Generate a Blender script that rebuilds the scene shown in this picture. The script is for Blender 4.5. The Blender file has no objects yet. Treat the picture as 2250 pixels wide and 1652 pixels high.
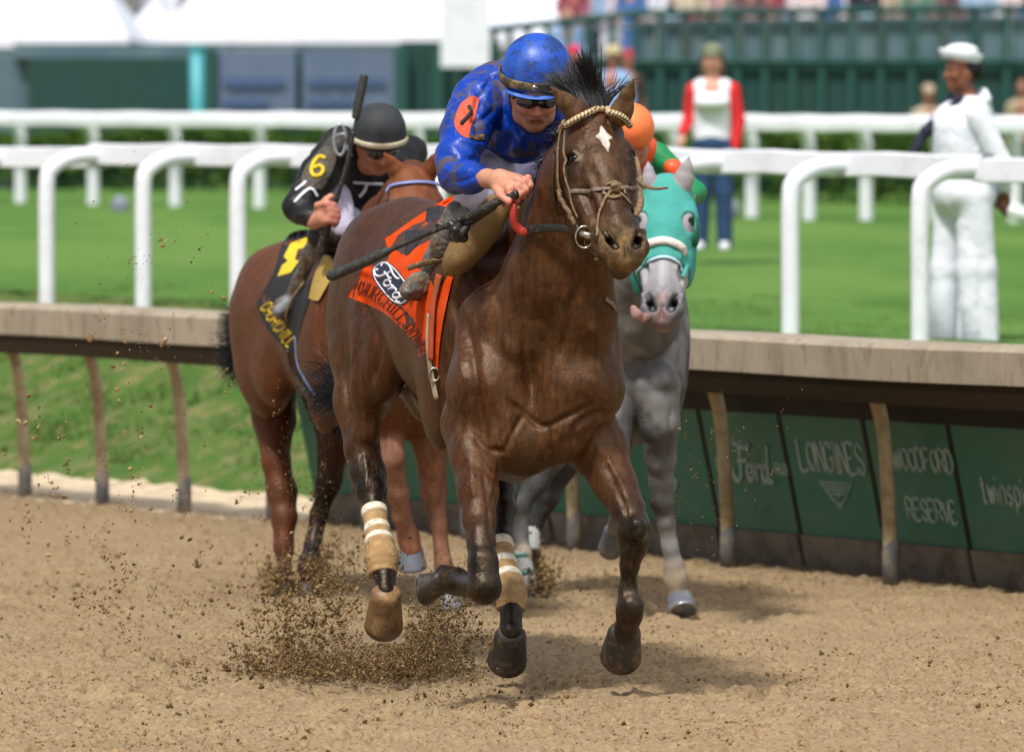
import bpy, bmesh, math, random
import numpy as np
from mathutils import Vector, Matrix
from mathutils.bvhtree import BVHTree

# ------------------------------------------------------------------ camera, world, sun, exposure
SC = bpy.context.scene
FOC = 13200.0            # focal length in units of 1/2250 of the frame width
HZ, CX, CAMZ = 350.0, 1125.0, 1.8
cd = bpy.data.cameras.new('camera'); cam = bpy.data.objects.new('camera', cd)
SC.collection.objects.link(cam); SC.camera = cam
cam.location = (0, 0, CAMZ); cam.rotation_euler = (math.radians(90), 0, 0)
cd.sensor_width = 36; cd.lens = 36*FOC/2250; cd.shift_y = (HZ-826)/2250
cd.clip_start = 0.5; cd.clip_end = 600
cd.dof.use_dof = True; cd.dof.focus_distance = 20.0; cd.dof.aperture_fstop = 4.2

SUN_EL, SUN_AZ = math.radians(58), math.radians(-28)      # sun behind the photographer's left shoulder, thin cloud
w = bpy.data.worlds.new('World'); SC.world = w; w.use_nodes = True
nt = w.node_tree; bg = nt.nodes['Background']
sky = nt.nodes.new('ShaderNodeTexSky'); sky.sky_type = 'NISHITA'; sky.sun_disc = False
sky.sun_elevation = SUN_EL; sky.sun_rotation = math.pi + SUN_AZ
sky.dust_density = 3.0; sky.air_density = 1.0
hs = nt.nodes.new('ShaderNodeHueSaturation'); hs.inputs['Saturation'].default_value = .45     # thin overcast
nt.links.new(sky.outputs[0], hs.inputs['Color']); nt.links.new(hs.outputs[0], bg.inputs[0]); bg.inputs[1].default_value = 0.12
ld = bpy.data.lights.new('sun', 'SUN'); lo = bpy.data.objects.new('sun', ld); SC.collection.objects.link(lo)
ld.energy = 3.3; ld.angle = math.radians(7); ld.color = (1.0, 0.965, 0.91)
sd = Vector((math.sin(SUN_AZ)*math.cos(SUN_EL), -math.cos(SUN_AZ)*math.cos(SUN_EL), math.sin(SUN_EL)))
lo.rotation_euler = sd.to_track_quat('Z', 'Y').to_euler(); lo.location = (0, 0, 30)
SC.view_settings.view_transform = 'Standard'; SC.view_settings.look = 'None'
SC.view_settings.exposure = 0.33; SC.view_settings.gamma = 1.0

# ------------------------------------------------------------------ small helpers
rng = np.random.default_rng(7); random.seed(7)
def P(x, y, d): return np.array([(x-CX)*d/FOC, d, CAMZ-(y-HZ)*d/FOC])
def RM(px, d): return px*d/FOC
def srgb(r, g, b):
    f = lambda c: (c/255/12.92) if c/255 <= .04045 else ((c/255+.055)/1.055)**2.4
    return (f(r), f(g), f(b))
def link(o, parent=None):
    SC.collection.objects.link(o)
    if parent is not None:
        o.parent = parent; o.matrix_parent_inverse = Matrix.Translation(-Vector(parent.location))
    return o
def tag(o, label=None, cat=None, group=None, kind=None):
    if label: o['label'] = label
    if cat: o['category'] = cat
    if group: o['group'] = group
    if kind: o['kind'] = kind
    return o
def thing(name, loc, label, cat, group=None):
    o = bpy.data.objects.new(name, None); o.empty_display_size = .1
    o.location = Vector([float(c) for c in loc]); SC.collection.objects.link(o)
    return tag(o, label, cat, group)
def mesh_obj(name, V, F, mat, parent=None, smooth=True, col=None, uv=None, local=False):
    me = bpy.data.meshes.new(name)
    V = np.asarray(V, dtype=np.float32); nv = len(V)
    if isinstance(F, np.ndarray):
        n, m = F.shape
        me.vertices.add(nv); me.vertices.foreach_set('co', V.ravel())
        me.loops.add(n*m); me.loops.foreach_set('vertex_index', F.ravel().astype(np.int32))
        me.polygons.add(n); me.polygons.foreach_set('loop_start', np.arange(0, n*m, m, dtype=np.int32))
        me.polygons.foreach_set('loop_total', np.full(n, m, dtype=np.int32))
        me.update(calc_edges=True)
    else:
        me.from_pydata([tuple(map(float, v)) for v in V], [], [tuple(map(int, f)) for f in F]); me.update()
    if smooth: me.polygons.foreach_set('use_smooth', np.ones(len(me.polygons), dtype=bool))
    if col is not None:
        a = me.color_attributes.new('Col', 'FLOAT_COLOR', 'POINT')
        c = np.ones((nv, 4), dtype=np.float32); c[:, :3] = col
        a.data.foreach_set('color', c.ravel())
    me.materials.append(mat)
    o = bpy.data.objects.new(name, me); SC.collection.objects.link(o)
    if parent is not None:
        o.parent = parent
        if not local: o.matrix_parent_inverse = Matrix.Translation(-Vector(parent.location))
    return o

class MB:                      # collects boxes, tubes, lathes into one mesh
    def __init__(s): s.V = []; s.F = []
    def add(s, V, F):
        n = len(s.V); s.V += [tuple(map(float, v)) for v in V]; s.F += [tuple(int(i)+n for i in f) for f in F]
    def box(s, c, size, M=None):
        x, y, z = [k/2 for k in size]
        vs = [np.array((a*x, b*y, d*z)) for a in (-1, 1) for b in (-1, 1) for d in (-1, 1)]
        if M is not None: vs = [np.array(M) @ v for v in vs]
        vs = [v+np.array(c) for v in vs]
        s.add(vs, [(0,1,3,2),(4,6,7,5),(0,4,5,1),(2,3,7,6),(0,2,6,4),(1,5,7,3)])
    def tube(s, pts, r, n=10, flat=None, up=None, caps=True):
        # pts world points; r radius or list; flat=(a,b) cross-section half sizes multipliers
        pts = [np.asarray(p, float) for p in pts]; m = len(pts)
        rs = r if hasattr(r, '__len__') else [r]*m
        V = []; prev = None
        for i in range(m):
            t = pts[min(i+1, m-1)]-pts[max(i-1, 0)]; t = t/(np.linalg.norm(t)+1e-12)
            if up is not None: u = np.asarray(up[i] if np.ndim(up) == 2 else up, float)
            elif prev is not None: u = prev
            else: u = np.array((0, 0, 1.)) if abs(t[2]) < .9 else np.array((1., 0, 0))
            b = np.cross(t, u); b /= (np.linalg.norm(b)+1e-12); u = np.cross(b, t); prev = u
            fa, fb = flat if flat else (1, 1)
            for k in range(n):
                a = 2*math.pi*k/n
                V.append(pts[i]+rs[i]*(math.cos(a)*fa*b+math.sin(a)*fb*u))
        F = [(i*n+k, i*n+(k+1) % n, (i+1)*n+(k+1) % n, (i+1)*n+k) for i in range(m-1) for k in range(n)]
        if caps: F += [tuple(range(n-1, -1, -1)), tuple((m-1)*n+k for k in range(n))]
        s.add(V, F)
    def sphere(s, c, r, n=12, m=8, M=None):
        V = []
        for i in range(m+1):
            th = math.pi*i/m
            for k in range(n):
                a = 2*math.pi*k/n
                v = np.array((math.sin(th)*math.cos(a), math.sin(th)*math.sin(a), math.cos(th)))*np.array(r)
                if M is not None: v = np.array(M) @ v
                V.append(v+np.array(c))
        s.add(V, [(i*n+k, (i+1)*n+k, (i+1)*n+(k+1) % n, i*n+(k+1) % n) for i in range(m) for k in range(n)])
    def obj(s, name, mat, parent=None, smooth=True, local=False):
        return mesh_obj(name, np.array(s.V), s.F, mat, parent, smooth, local=local)

def catmull(pts, n):
    pts = [np.asarray(p, float) for p in pts]
    if len(pts) < 3:
        return [pts[0]+(pts[-1]-pts[0])*t for t in np.linspace(0, 1, n)]
    q = [2*pts[0]-pts[1]]+pts+[2*pts[-1]-pts[-2]]; out = []; m = len(pts)-1
    for t in np.linspace(0, m-1e-9, n):
        i = int(t); f = t-i; a, b, c, d = q[i:i+4]
        out.append(.5*((2*b)+(c-a)*f+(2*a-5*b+4*c-d)*f*f+(3*b-a-3*c+d)*f**3))
    return out

# ------------------------------------------------------------------ numpy value noise
_T = rng.random((64, 64, 64)).astype(np.float32)
def vnoise(p):
    p = np.asarray(p, dtype=np.float64); i = np.floor(p).astype(int); f = p-i; f = f*f*(3-2*f)
    r = 0
    for dx in (0, 1):
        wx = f[..., 0] if dx else 1-f[..., 0]
        for dy in (0, 1):
            wy = f[..., 1] if dy else 1-f[..., 1]
            for dz in (0, 1):
                wz = f[..., 2] if dz else 1-f[..., 2]
                r = r+wx*wy*wz*_T[(i[..., 0]+dx) & 63, (i[..., 1]+dy) & 63, (i[..., 2]+dz) & 63]
    return r
def fbm(p, o=4, g=.5):
    a = 1; r = 0; t = 0
    for k in range(o):
        r = r+a*vnoise(p*(2**k)+17.3*k); t += a; a *= g
    return r/t

# ------------------------------------------------------------------ materials
def mat(name, base=(.5, .5, .5), rough=.6, attr=False, var=(), bump=(), spec=.5, metal=0, sheen=0, coat=0, trans=0, tint=None, alpha=None, emit=None, stretch=(1, 1, 1)):
    """var: list of (scale, detail, low, high, colour) patches of another colour; bump: list of (scale, strength)"""
    m = bpy.data.materials.new(name); m.use_nodes = True; t = m.node_tree; N = t.nodes; L = t.links
    b = N['Principled BSDF']; b.inputs['Roughness'].default_value = rough
    b.inputs['Specular IOR Level'].default_value = spec; b.inputs['Metallic'].default_value = metal
    if tint: b.inputs['Specular Tint'].default_value = (*tint, 1)
    if sheen: b.inputs['Sheen Weight'].default_value = sheen
    if coat: b.inputs['Coat Weight'].default_value = coat; b.inputs['Coat Roughness'].default_value = .25
    tc = N.new('ShaderNodeTexCoord'); mp = N.new('ShaderNodeMapping'); mp.inputs['Scale'].default_value = stretch
    L.new(tc.outputs['Object'], mp.inputs[0])
    if attr:
        a = N.new('ShaderNodeAttribute'); a.attribute_name = 'Col'; out = a.outputs['Color']
    else:
        a = N.new('ShaderNodeRGB'); a.outputs[0].default_value = (*base, 1); out = a.outputs[0]
    rout = None
    for q in var:
        sc, det, lo_, hi_, c = q[:5]
        n = N.new('ShaderNodeTexNoise'); n.inputs['Scale'].default_value = sc; n.inputs['Detail'].default_value = det
        n.inputs['Roughness'].default_value = .65
        L.new(mp.outputs[0], n.inputs['Vector'])
        r = N.new('ShaderNodeMapRange'); r.inputs[1].default_value = lo_; r.inputs[2].default_value = hi_
        r.inputs[4].default_value = q[5] if len(q) > 5 else 1.0
        L.new(n.outputs[0], r.inputs[0])
        x = N.new('ShaderNodeMix'); x.data_type = 'RGBA'
        L.new(r.outputs[0], x.inputs[0]); L.new(out, x.inputs[6]); x.inputs[7].default_value = (*c, 1); out = x.outputs[2]
        if len(q) > 6:                              # patch has its own roughness
            mr = N.new('ShaderNodeMix'); mr.data_type = 'FLOAT'
            L.new(r.outputs[0], mr.inputs[0])
            if rout is None: mr.inputs[2].default_value = rough
            else: L.new(rout, mr.inputs[2])
            mr.inputs[3].default_value = q[6]; rout = mr.outputs[0]
    L.new(out, b.inputs['Base Color'])
    if rout is not None: L.new(rout, b.inputs['Roughness'])
    prev = None
    for sc, st in bump:
        n = N.new('ShaderNodeTexNoise'); n.inputs['Scale'].default_value = sc; n.inputs['Detail'].default_value = 4
        L.new(mp.outputs[0], n.inputs['Vector'])
        bp = N.new('ShaderNodeBump'); bp.inputs['Strength'].default_value = min(1, st); bp.inputs['Distance'].default_value = 1.0/sc*(.5 if st <= 1 else .5*st)
        L.new(n.outputs[0], bp.inputs['Height'])
        if prev: L.new(prev, bp.inputs['Normal'])
        prev = bp.outputs[0]
    if prev: L.new(prev, b.inputs['Normal'])
    if emit: b.inputs['Emission Color'].default_value = (*emit[0], 1); b.inputs['Emission Strength'].default_value = emit[1]
    if alpha is not None: b.inputs['Alpha'].default_value = alpha
    return m

# ------------------------------------------------------------------ signed distance figures meshed with surface nets
def unit(v): v = np.asarray(v, float); return v/(np.linalg.norm(v)+1e-12)
class Fig:
    def __init__(s, res=.008): s.p = []; s.res = res
    def cap(s, a, b, ra, rb, k=.02, col=None, op='u', sq=None):
        a = np.asarray(a, float); b = np.asarray(b, float); R = max(ra, rb)
        s.p.append(dict(t='c', a=a, b=b, ra=ra, rb=rb, k=k, col=col, op=op, sq=sq, lo=np.minimum(a, b)-R, hi=np.maximum(a, b)+R)); return s
    def ell(s, c, r, A=None, k=.03, col=None, op='u'):
        c = np.asarray(c, float); A = np.eye(3) if A is None else np.asarray(A, float)   # rows = axes
        r = np.asarray(r, float); e = np.sqrt(((A*r[:, None])**2).sum(0))
        s.p.append(dict(t='e', c=c, r=r, A=A, k=k, col=col, op=op, lo=c-e, hi=c+e)); return s
    def chain(s, pts, k=.02, col=None, op='u', sq=None, cols=None):
        # pts: (x px, y px, depth m, radius px)
        for i in range(len(pts)-1):
            p, q = pts[i], pts[i+1]
            s.cap(P(*p[:3]), P(*q[:3]), RM(p[3], p[2]), RM(q[3], q[2]), k, cols[i] if cols else col, op, sq)
        return s
    def ev(s, q, X, Y, Z):
        if q['t'] == 'c':
            a, b = q['a'], q['b']; px, py, pz = X-a[0], Y-a[1], Z-a[2]; v = b-a; l2 = v@v+1e-12
            h = np.clip((px*v[0]+py*v[1]+pz*v[2])/l2, 0, 1)
            px = px-h*v[0]; py = py-h*v[1]; pz = pz-h*v[2]
            if q['sq'] is not None:
                n, f = q['sq']; d = (px*n[0]+py*n[1]+pz*n[2])*(f-1); px = px+d*n[0]; py = py+d*n[1]; pz = pz+d*n[2]
            return np.sqrt(px*px+py*py+pz*pz)-(q['ra']+(q['rb']-q['ra'])*h)
        c, A, r = q['c'], q['A'], q['r']; px, py, pz = X-c[0], Y-c[1], Z-c[2]
        k0 = 0; k1 = 0
        for i in range(3):
            t = px*A[i, 0]+py*A[i, 1]+pz*A[i, 2]; t = t/r[i]; k0 = k0+t*t; t = t/r[i]; k1 = k1+t*t
        k0 = np.sqrt(k0); k1 = np.sqrt(k1)+1e-9
        return k0*(k0-1)/k1
    def mesh(s, name, mat_, parent=None, grow=0.0, colfn=None, tau=.012, smooth=1, dispfn=None, default=(.3, .3, .3), only=None):
        ps = s.p; h = s.res
        lo = np.min([q['lo'] for q in ps if q['op'] == 'u'], 0)-grow-3*h
        hi = np.max([q['hi'] for q in ps if q['op'] == 'u'], 0)+grow+3*h
        n = np.ceil((hi-lo)/h).astype(int)+1
        F = np.full(n, 1.0, dtype=np.float32)
        ax = [lo[i]+h*np.arange(n[i]) for i in range(3)]
        for q in ps:
            pad = q['k']+3*h+grow
            i0 = np.clip(np.floor((q['lo']-pad-lo)/h).astype(int), 0, n); i1 = np.clip(np.ceil((q['hi']+pad-lo)/h).astype(int)+1, 0, n)
            if np.any(i1 <= i0): continue
            sl = tuple(slice(i0[i], i1[i]) for i in range(3))
            X = ax[0][sl[0]][:, None, None]; Y = ax[1][sl[1]][None, :, None]; Z = ax[2][sl[2]][None, None, :]
            d = s.ev(q, X, Y, Z); a = F[sl]; k = max(q['k'], 1e-4)
            if q['op'] == 'u':
                d = d-grow; hh = np.maximum(k-np.abs(a-d), 0)/k; F[sl] = np.minimum(a, d)-hh*hh*k*.25
            else:
                d = -d; hh = np.maximum(k-np.abs(a-d), 0)/k; F[sl] = np.maximum(a, d)+hh*hh*k*.25
        S = F < 0
        c = S[:-1, :-1, :-1].astype(np.int8)
        for dx, dy, dz in ((1,0,0),(0,1,0),(0,0,1),(1,1,0),(1,0,1),(0,1,1),(1,1,1)):
            c = c+S[dx:n[0]-1+dx, dy:n[1]-1+dy, dz:n[2]-1+dz]
        act = (c > 0) & (c < 8)
        I = np.argwhere(act); vid = np.full(act.shape, -1, dtype=np.int32); vid[act] = np.arange(len(I))
        pos = np.zeros((len(I), 3)); cnt = np.zeros(len(I))
        cor = [(0,0,0),(1,0,0),(0,1,0),(1,1,0),(0,0,1),(1,0,1),(0,1,1),(1,1,1)]
        val = [F[I[:, 0]+a, I[:, 1]+b, I[:, 2]+c_] for a, b, c_ in cor]
        for u, v in ((0,1),(2,3),(4,5),(6,7),(0,2),(1,3),(4,6),(5,7),(0,4),(1,5),(2,6),(3,7)):
            f0, f1 = val[u], val[v]; x = (f0 < 0) != (f1 < 0)
            t = np.where(x, f0/np.where(x, f0-f1, 1), 0)
            pu = np.array(cor[u], float); dv = np.array(cor[v], float)-pu
            pos += np.where(x[:, None], pu+t[:, None]*dv, 0); cnt += x
        V = lo+h*(I+pos/cnt[:, None])
        Q = []
        for axn in range(3):
            sl0 = [slice(1, None)]*3; sl1 = [slice(1, None)]*3
            A_ = np.moveaxis(S, axn, 0); C_ = np.moveaxis(vid, axn, 0)
            a = A_[:-1, 1:-1, 1:-1]; b = A_[1:, 1:-1, 1:-1]; x = np.argwhere(a != b)
            if not len(x): continue
            i, j, k_ = x[:, 0], x[:, 1]+1, x[:, 2]+1; fl = a[x[:, 0], x[:, 1], x[:, 2]]
            q = np.stack([C_[i, j-1, k_-1], C_[i, j, k_-1], C_[i, j, k_], C_[i, j-1, k_]], 1)
            if axn == 1: fl = ~fl
            q[~fl] = q[~fl][:, ::-1]; Q.append(q)
        Q = np.concatenate(Q); Q = Q[(Q >= 0).all(1)]
        for _ in range(smooth):
            acc = np.zeros_like(V); ct = np.zeros(len(V))
            for a, b in ((0, 1), (1, 2), (2, 3), (3, 0)):
                for u, v in ((a, b), (b, a)):
                    for d_ in range(3): acc[:, d_] += np.bincount(Q[:, u], V[Q[:, v], d_], len(V))
                    ct += np.bincount(Q[:, u], minlength=len(V))
            V = V*.4+.6*acc/np.maximum(ct, 1)[:, None]
        W = np.zeros(len(V)); C = np.zeros((len(V), 3))
        for q in ps:
            if q['op'] != 'u' or q['col'] is None: continue
            d = s.ev(q, V[:, 0], V[:, 1], V[:, 2])-grow
            w_ = np.exp(-np.clip(d, -.02, .5)/tau); W += w_; C += w_[:, None]*np.array(q['col'])
        C = np.where(W[:, None] > 1e-12, C/np.maximum(W, 1e-12)[:, None], np.array(default))
        if dispfn is not None:
            f = V[Q]; nr = np.cross(f[:, 2]-f[:, 0], f[:, 3]-f[:, 1]); NV = np.zeros_like(V)
            for k_ in range(4):
                for d_ in range(3): NV[:, d_] += np.bincount(Q[:, k_], nr[:, d_], len(V))
            NV /= np.linalg.norm(NV, axis=1)[:, None]+1e-12
            V = V+NV*dispfn(V, NV)[:, None]
        if colfn is not None: C = colfn(V, C)
        s.V, s.Q = V, Q
        return mesh_obj(name, V, Q, mat_, parent, True, col=C)
    def bvh(s): return BVHTree.FromPolygons([Vector(v) for v in s.V], [tuple(map(int, q)) for q in s.Q])

def relief(lines, extra=None, facing=.15):
    """grooves (depth<0) and swellings along lines drawn on the side of a figure that faces the track's outer edge"""
    def fn(V, N):
        x, y = px_of(V); v = V-np.array([0, 0, CAMZ]); v = v/np.linalg.norm(v, axis=1)[:, None]
        fc = np.clip((-(N*v).sum(1)-facing)*3, 0, 1); D = np.zeros(len(V))
        for pts, wd, dp in lines:
            q = np.array(catmull([np.array(p, float) for p in pts], 5*len(pts)))
            m_ = (x > q[:, 0].min()-3*wd) & (x < q[:, 0].max()+3*wd) & (y > q[:, 1].min()-3*wd) & (y < q[:, 1].max()+3*wd)
            if not m_.any(): continue
            X = x[m_]; Y = y[m_]; best = np.full(len(X), 1e9); u_ = np.zeros(len(X))
            for i in range(len(q)-1):
                a, b = q[i], q[i+1]; ab = b-a; l2 = ab@ab+1e-9
                t = np.clip(((X-a[0])*ab[0]+(Y-a[1])*ab[1])/l2, 0, 1); d = (X-a[0]-t*ab[0])**2+(Y-a[1]-t*ab[1])**2
                w_ = d < best; best = np.where(w_, d, best); u_ = np.where(w_, (i+t)/(len(q)-1), u_)
            D[m_] += dp*np.exp(-best/wd**2)*np.clip(np.minimum(u_, 1-u_)*5+.25, 0, 1)
        D = D*fc
        if extra is not None: D = D+extra(V, N)
        return D
    return fn
def px_of(V): return CX+V[..., 0]*FOC/V[..., 1], HZ+(CAMZ-V[..., 2])*FOC/V[..., 1]
# ------------------------------------------------------------------ terrain
RA = np.array([-2.57, 31.7]); RB = np.array([1.60, 25.3])         # two feet of the inner rail
RU = (RB-RA)/np.linalg.norm(RB-RA); RN = np.array([-RU[1], RU[0]])   # along, behind
def qs(X, Y): return (X-RA[0])*RN[0]+(Y-RA[1])*RN[1], (X-RA[0])*RU[0]+(Y-RA[1])*RU[1]
def railpt(s_, q=0.0): p = RA+RU*s_+RN*q; return p
def s_at(x, q):                    # where along the rail a foot at offset q shows at picture column x
    k = (x-CX)/FOC; A = RA+RN*q    # (A0+s U0) = k (A1+s U1)
    return (k*A[1]-A[0])/(RU[0]-k*RU[1])
_qk = np.array([-60, 0, 1.15, 1.7, 2.8, 3.4, 4.2, 6, 12, 18, 22, 200]); _zk = np.array([0, 0, 0.0, .16, .62, .75, .79, .76, .78, .82, .90, .95])
def zprof(q, s_): return np.interp(q, _qk, _zk)-.0135*np.clip(s_, -36, 8)*np.clip((q-1.7)/1.9, 0, 1)
def terr(X, Y):
    q, s_ = qs(X, Y); return zprof(q, s_)
def zt(x, y): return float(terr(np.array(x), np.array(y)))
def sheet(name, X, Y, Z, m, col=None, kind='structure'):
    nu, nv = X.shape; V = np.stack([X, Y, Z], -1).reshape(-1, 3)
    i = np.arange(nu*nv).reshape(nu, nv)
    Q = np.stack([i[:-1, :-1], i[1:, :-1], i[1:, 1:], i[:-1, 1:]], -1).reshape(-1, 4)
    f = V[Q[0]]; 
    if np.cross(f[2]-f[0], f[3]-f[1])[2] < 0: Q = Q[:, ::-1]
    o = mesh_obj(name, V, np.ascontiguousarray(Q), m, None, True, col); o['kind'] = kind; return o

DIRT = srgb(178, 148, 108)
m_dirt = mat('track_dirt', srgb(146, 126, 95), .95, var=[(2.2, 5, .40, .62, srgb(134, 112, 84), .8), (.8, 3, .45, .6, srgb(142, 120, 90), .7), (55, 5, .535, .61, srgb(80, 62, 44), .85), (110, 3, .54, .66, srgb(184, 160, 126), .65)], bump=[(70, .8), (260, .6)], spec=.2)
m_sand = mat('pale_sand', srgb(196, 178, 150), .95, var=[(6, 4, .46, .62, srgb(164, 142, 112), .8)], bump=[(50, .6)])
m_grass = mat('turf_grass', srgb(74, 110, 42), .9, var=[(1.6, 5, .42, .6, srgb(90, 124, 54), .8), (5, 5, .50, .62, srgb(72, 110, 38), .7), (26, 5, .48, .62, srgb(60, 98, 32), .6), (.35, 2, .45, .6, srgb(98, 128, 58), .6)], bump=[(80, .8)], spec=.2, stretch=(1, .35, 1))
m_bank = mat('bank_grass', srgb(72, 98, 44), .95, var=[(2.2, 5, .46, .60, srgb(96, 110, 62), .8), (5, 5, .50, .62, srgb(128, 116, 80), .75), (30, 5, .5, .64, srgb(40, 92, 26), .7)], bump=[(60, .9)], spec=.1)

# the race track: finely lumped where the camera sees it close
def dirt_h(X, Y):
    p = np.stack([X, Y*.8, np.zeros_like(X)], -1)
    a = fbm(p*2.2, 3); b = fbm(p*11+5, 3); c = fbm(p*np.array((24, 20, 1))+9, 4, .6)
    lump = np.maximum(c-.50, 0)*.060; pit = np.maximum(.40-b, 0)*.12+np.maximum(.42-fbm(p*np.array((30, 22, 1))+3, 2), 0)*.09
    prints = 0
    return (a-.5)*.022+(b-.5)*.012+lump-pit
ys = np.concatenate([np.arange(17.6, 22, .012), np.arange(22, 27, .03), np.arange(27, 35, .08)])
us = np.linspace(-1, 1, 420)
Y2, U2 = np.meshgrid(ys, us); X2 = U2*(Y2*.0875+.12)
q2, s2 = qs(X2, Y2)
Z2 = dirt_h(X2, Y2)-.10*np.clip((q2-.34)/.25, 0, 1)*(s2 < s_at(700, .4)+.2)
# hoof prints pressed in the harrowed dirt
_hr = np.random.default_rng(31)
for _ in range(150):
    hx_, hy_ = _hr.uniform(-2.4, 2.4), 17.6+14*_hr.random()**1.5; m_ = (np.abs(X2-hx_) < .3) & (np.abs(Y2-hy_) < .3)
    if not m_.any(): continue
    r2 = (X2[m_]-hx_)**2+(Y2[m_]-hy_)**2; an = _hr.uniform(.045, .075); Z2[m_] += -.034*np.exp(-(r2/an**2)**2)+.014*np.exp(-((np.sqrt(r2)-an*1.6)/.03)**2)
# hoof-thrown furrow and print hollows
for (hx, hy, hr) in [(760, 1520, .16), (980, 1535, .2), (620, 1290, .2), (1190, 1290, .15)]:
    dd = FOC*CAMZ/(hy-HZ); cxp = (hx-CX)*dd/FOC; r2 = ((X2-cxp)**2+((Y2-dd)*.6)**2)/hr**2
    Z2 -= .05*np.exp(-r2)
Z2 -= .07*np.clip((np.abs(U2)-.965)/.03, 0, 1)+.07*np.clip((17.68-Y2)/.08, 0, 1)
sheet('dirt_track', X2, Y2, Z2-.0, m_dirt)
# wide ground round it (one sheet reaching the horizon), a little lower under the fine track
gx = np.concatenate([-np.geomspace(300, 6, 14), np.linspace(-5.5, 5.5, 34), np.geomspace(6, 300, 14)])
gy = np.concatenate([np.linspace(-60, 14, 8), np.linspace(16, 60, 90), np.geomspace(62, 400, 16)])
GX, GY = np.meshgrid(gx, gy, indexing='ij'); gq, gs = qs(GX, GY)
GZ = np.where(gq < 4.2, -.05, terr(GX, GY)-.05)
sheet('ground', GX, GY, GZ, m_dirt)
# strip of pale sand, grass bank and the turf course, laid out along the rail
def strip(name, q0, q1, dq, s0, s1, ds, m, lift, amp=0, sc=8):
    Q_, S_ = np.meshgrid(np.arange(q0, q1+dq/2, dq), np.arange(s0, s1+ds/2, ds), indexing='ij')
    X = RA[0]+RU[0]*S_+RN[0]*Q_; Y = RA[1]+RU[1]*S_+RN[1]*Q_
    Z = zprof(Q_, S_)+lift
    if amp: Z = Z+amp*(fbm(np.stack([X, Y, 0*X], -1)*sc, 4)-.5)*np.clip((Q_-q0)/.4+.1, 0, 1)
    if amp > .05: Z = Z-.12*np.clip((q0+.12-Q_)/.12, 0, 1)
    return sheet(name, X, Y, Z, m)
strip('sand_strip', .06, 1.25, .05, -12, s_at(700, .4), .06, m_sand, -.004, .04, 7)
strip('grass_bank', 1.12, 4.2, .04, -14, 16, .08, m_bank, .01, .10, 6)
strip('turf_course', 4.15, 60, .25, -45, 45, .35, m_grass, .012, .03, 3)

# tufts of grass on bank and on the turf near it (uncountable)
def tufts(name, n, q0, q1, s0, s1, h, m, label, seed):
    r = np.random.default_rng(seed); q = r.uniform(q0, q1, n); s_ = r.uniform(s0, s1, n)
    X = RA[0]+RU[0]*s_+RN[0]*q; Y = RA[1]+RU[1]*s_+RN[1]*q; Z = zprof(q, s_)
    dens = fbm(np.stack([X, Y, 0*X], -1)*2.3, 3); keep = dens > .40+.08*r.random(n)
    X, Y, Z = X[keep], Y[keep], Z[keep]; n = len(X)
    hh = h*r.uniform(.5, 1.3, n); a = r.uniform(0, 6.28, n); wd = .006+.006*r.random(n); le = r.uniform(-.6, .6, (n, 2))*hh[:, None]
    B = np.stack([X, Y, Z-.01], -1); W_ = np.stack([np.cos(a)*wd, np.sin(a)*wd, 0*a], -1)
    T = B+np.stack([le[:, 0], le[:, 1], hh], -1)
    V = np.stack([B-W_, B+W_, T], 1).reshape(-1, 3); F = np.arange(3*n).reshape(-1, 3)
    o = mesh_obj(name, V, F, m, None, False); tag(o, label, 'grass', None, 'stuff')
m_blade = mat('grass_blade', srgb(82, 110, 48), .8, var=[(3, 3, .4, .6, srgb(106, 128, 66), .9), (14, 3, .5, .6, srgb(50, 104, 30), .8)], spec=.2)
tufts('bank_grass', 60000, 1.45, 4.1, -6.5, 9, .05, m_blade, 'rough green grass growing on the bank behind the tan rail', 3)
tufts('turf_grass', 50000, 4.2, 9, -10, 11, .035, m_blade, 'short mown green grass of the turf course', 4)

# ------------------------------------------------------------------ tan inner rail with gooseneck posts
m_rail = mat('weathered_tan_rail', srgb(162, 150, 130), .75, var=[(3, 5, .42, .6, srgb(138, 126, 108), .7), (18, 4, .52, .66, srgb(112, 100, 84), .6)], bump=[(40, .3)], stretch=(1, 1, .3))
m_railu = mat('shaded_rail_underside', srgb(50, 40, 32), .85, bump=[(30, .4)])  # dark brown with the shade under the rail put into the colour
m_post = mat('dusty_post', srgb(176, 160, 126), .6, var=[(9, 4, .45, .62, srgb(140, 118, 84), .8)], spec=.4)
m_sock = mat('grey_post_foot', srgb(96, 96, 98), .8, var=[(14, 4, .45, .6, srgb(140, 128, 108), .8)])
RT = 1.04
rail = thing('inner_rail', (RA[0], RA[1], 0), 'weathered tan low rail on curved posts between the dirt and the turf', 'rail')
def rail_prof(name, prof, s0, s1, m, parent, n=60, z0=RT):
    V = []; F = []; ss = np.linspace(s0, s1, n); k = len(prof)
    for s_ in ss:
        b = railpt(s_)
        for (q, z) in prof:
            V.append((b[0]+RN[0]*q, b[1]+RN[1]*q, z0+z+.004*math.sin(s_*2.2)))
    for i in range(n-1):
        for j in range(k): F.append((i*k+j, i*k+(j+1) % k, (i+1)*k+(j+1) % k, (i+1)*k+j))
    F += [tuple(range(k)), tuple((n-1)*k+j for j in range(k-1, -1, -1))]
    return mesh_obj(name, V, F, m, parent, False)
rail_prof('rail_board', [(-.26, -.155), (-.265, -.02), (-.24, 0), (.12, .0), (.15, -.02), (.15, -.05), (-.22, -.06), (-.22, -.155)], -4, 12, m_rail, rail)
rail_prof('rail_underframe_shade', [(-.215, -.065), (.1, -.055), (.13, -.26), (-.06, -.265), (-.205, -.19)], -4, 12, m_railu, rail)  # underframe hung deep and dark to stand in for the rail's underside shadow
pp = []
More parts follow.
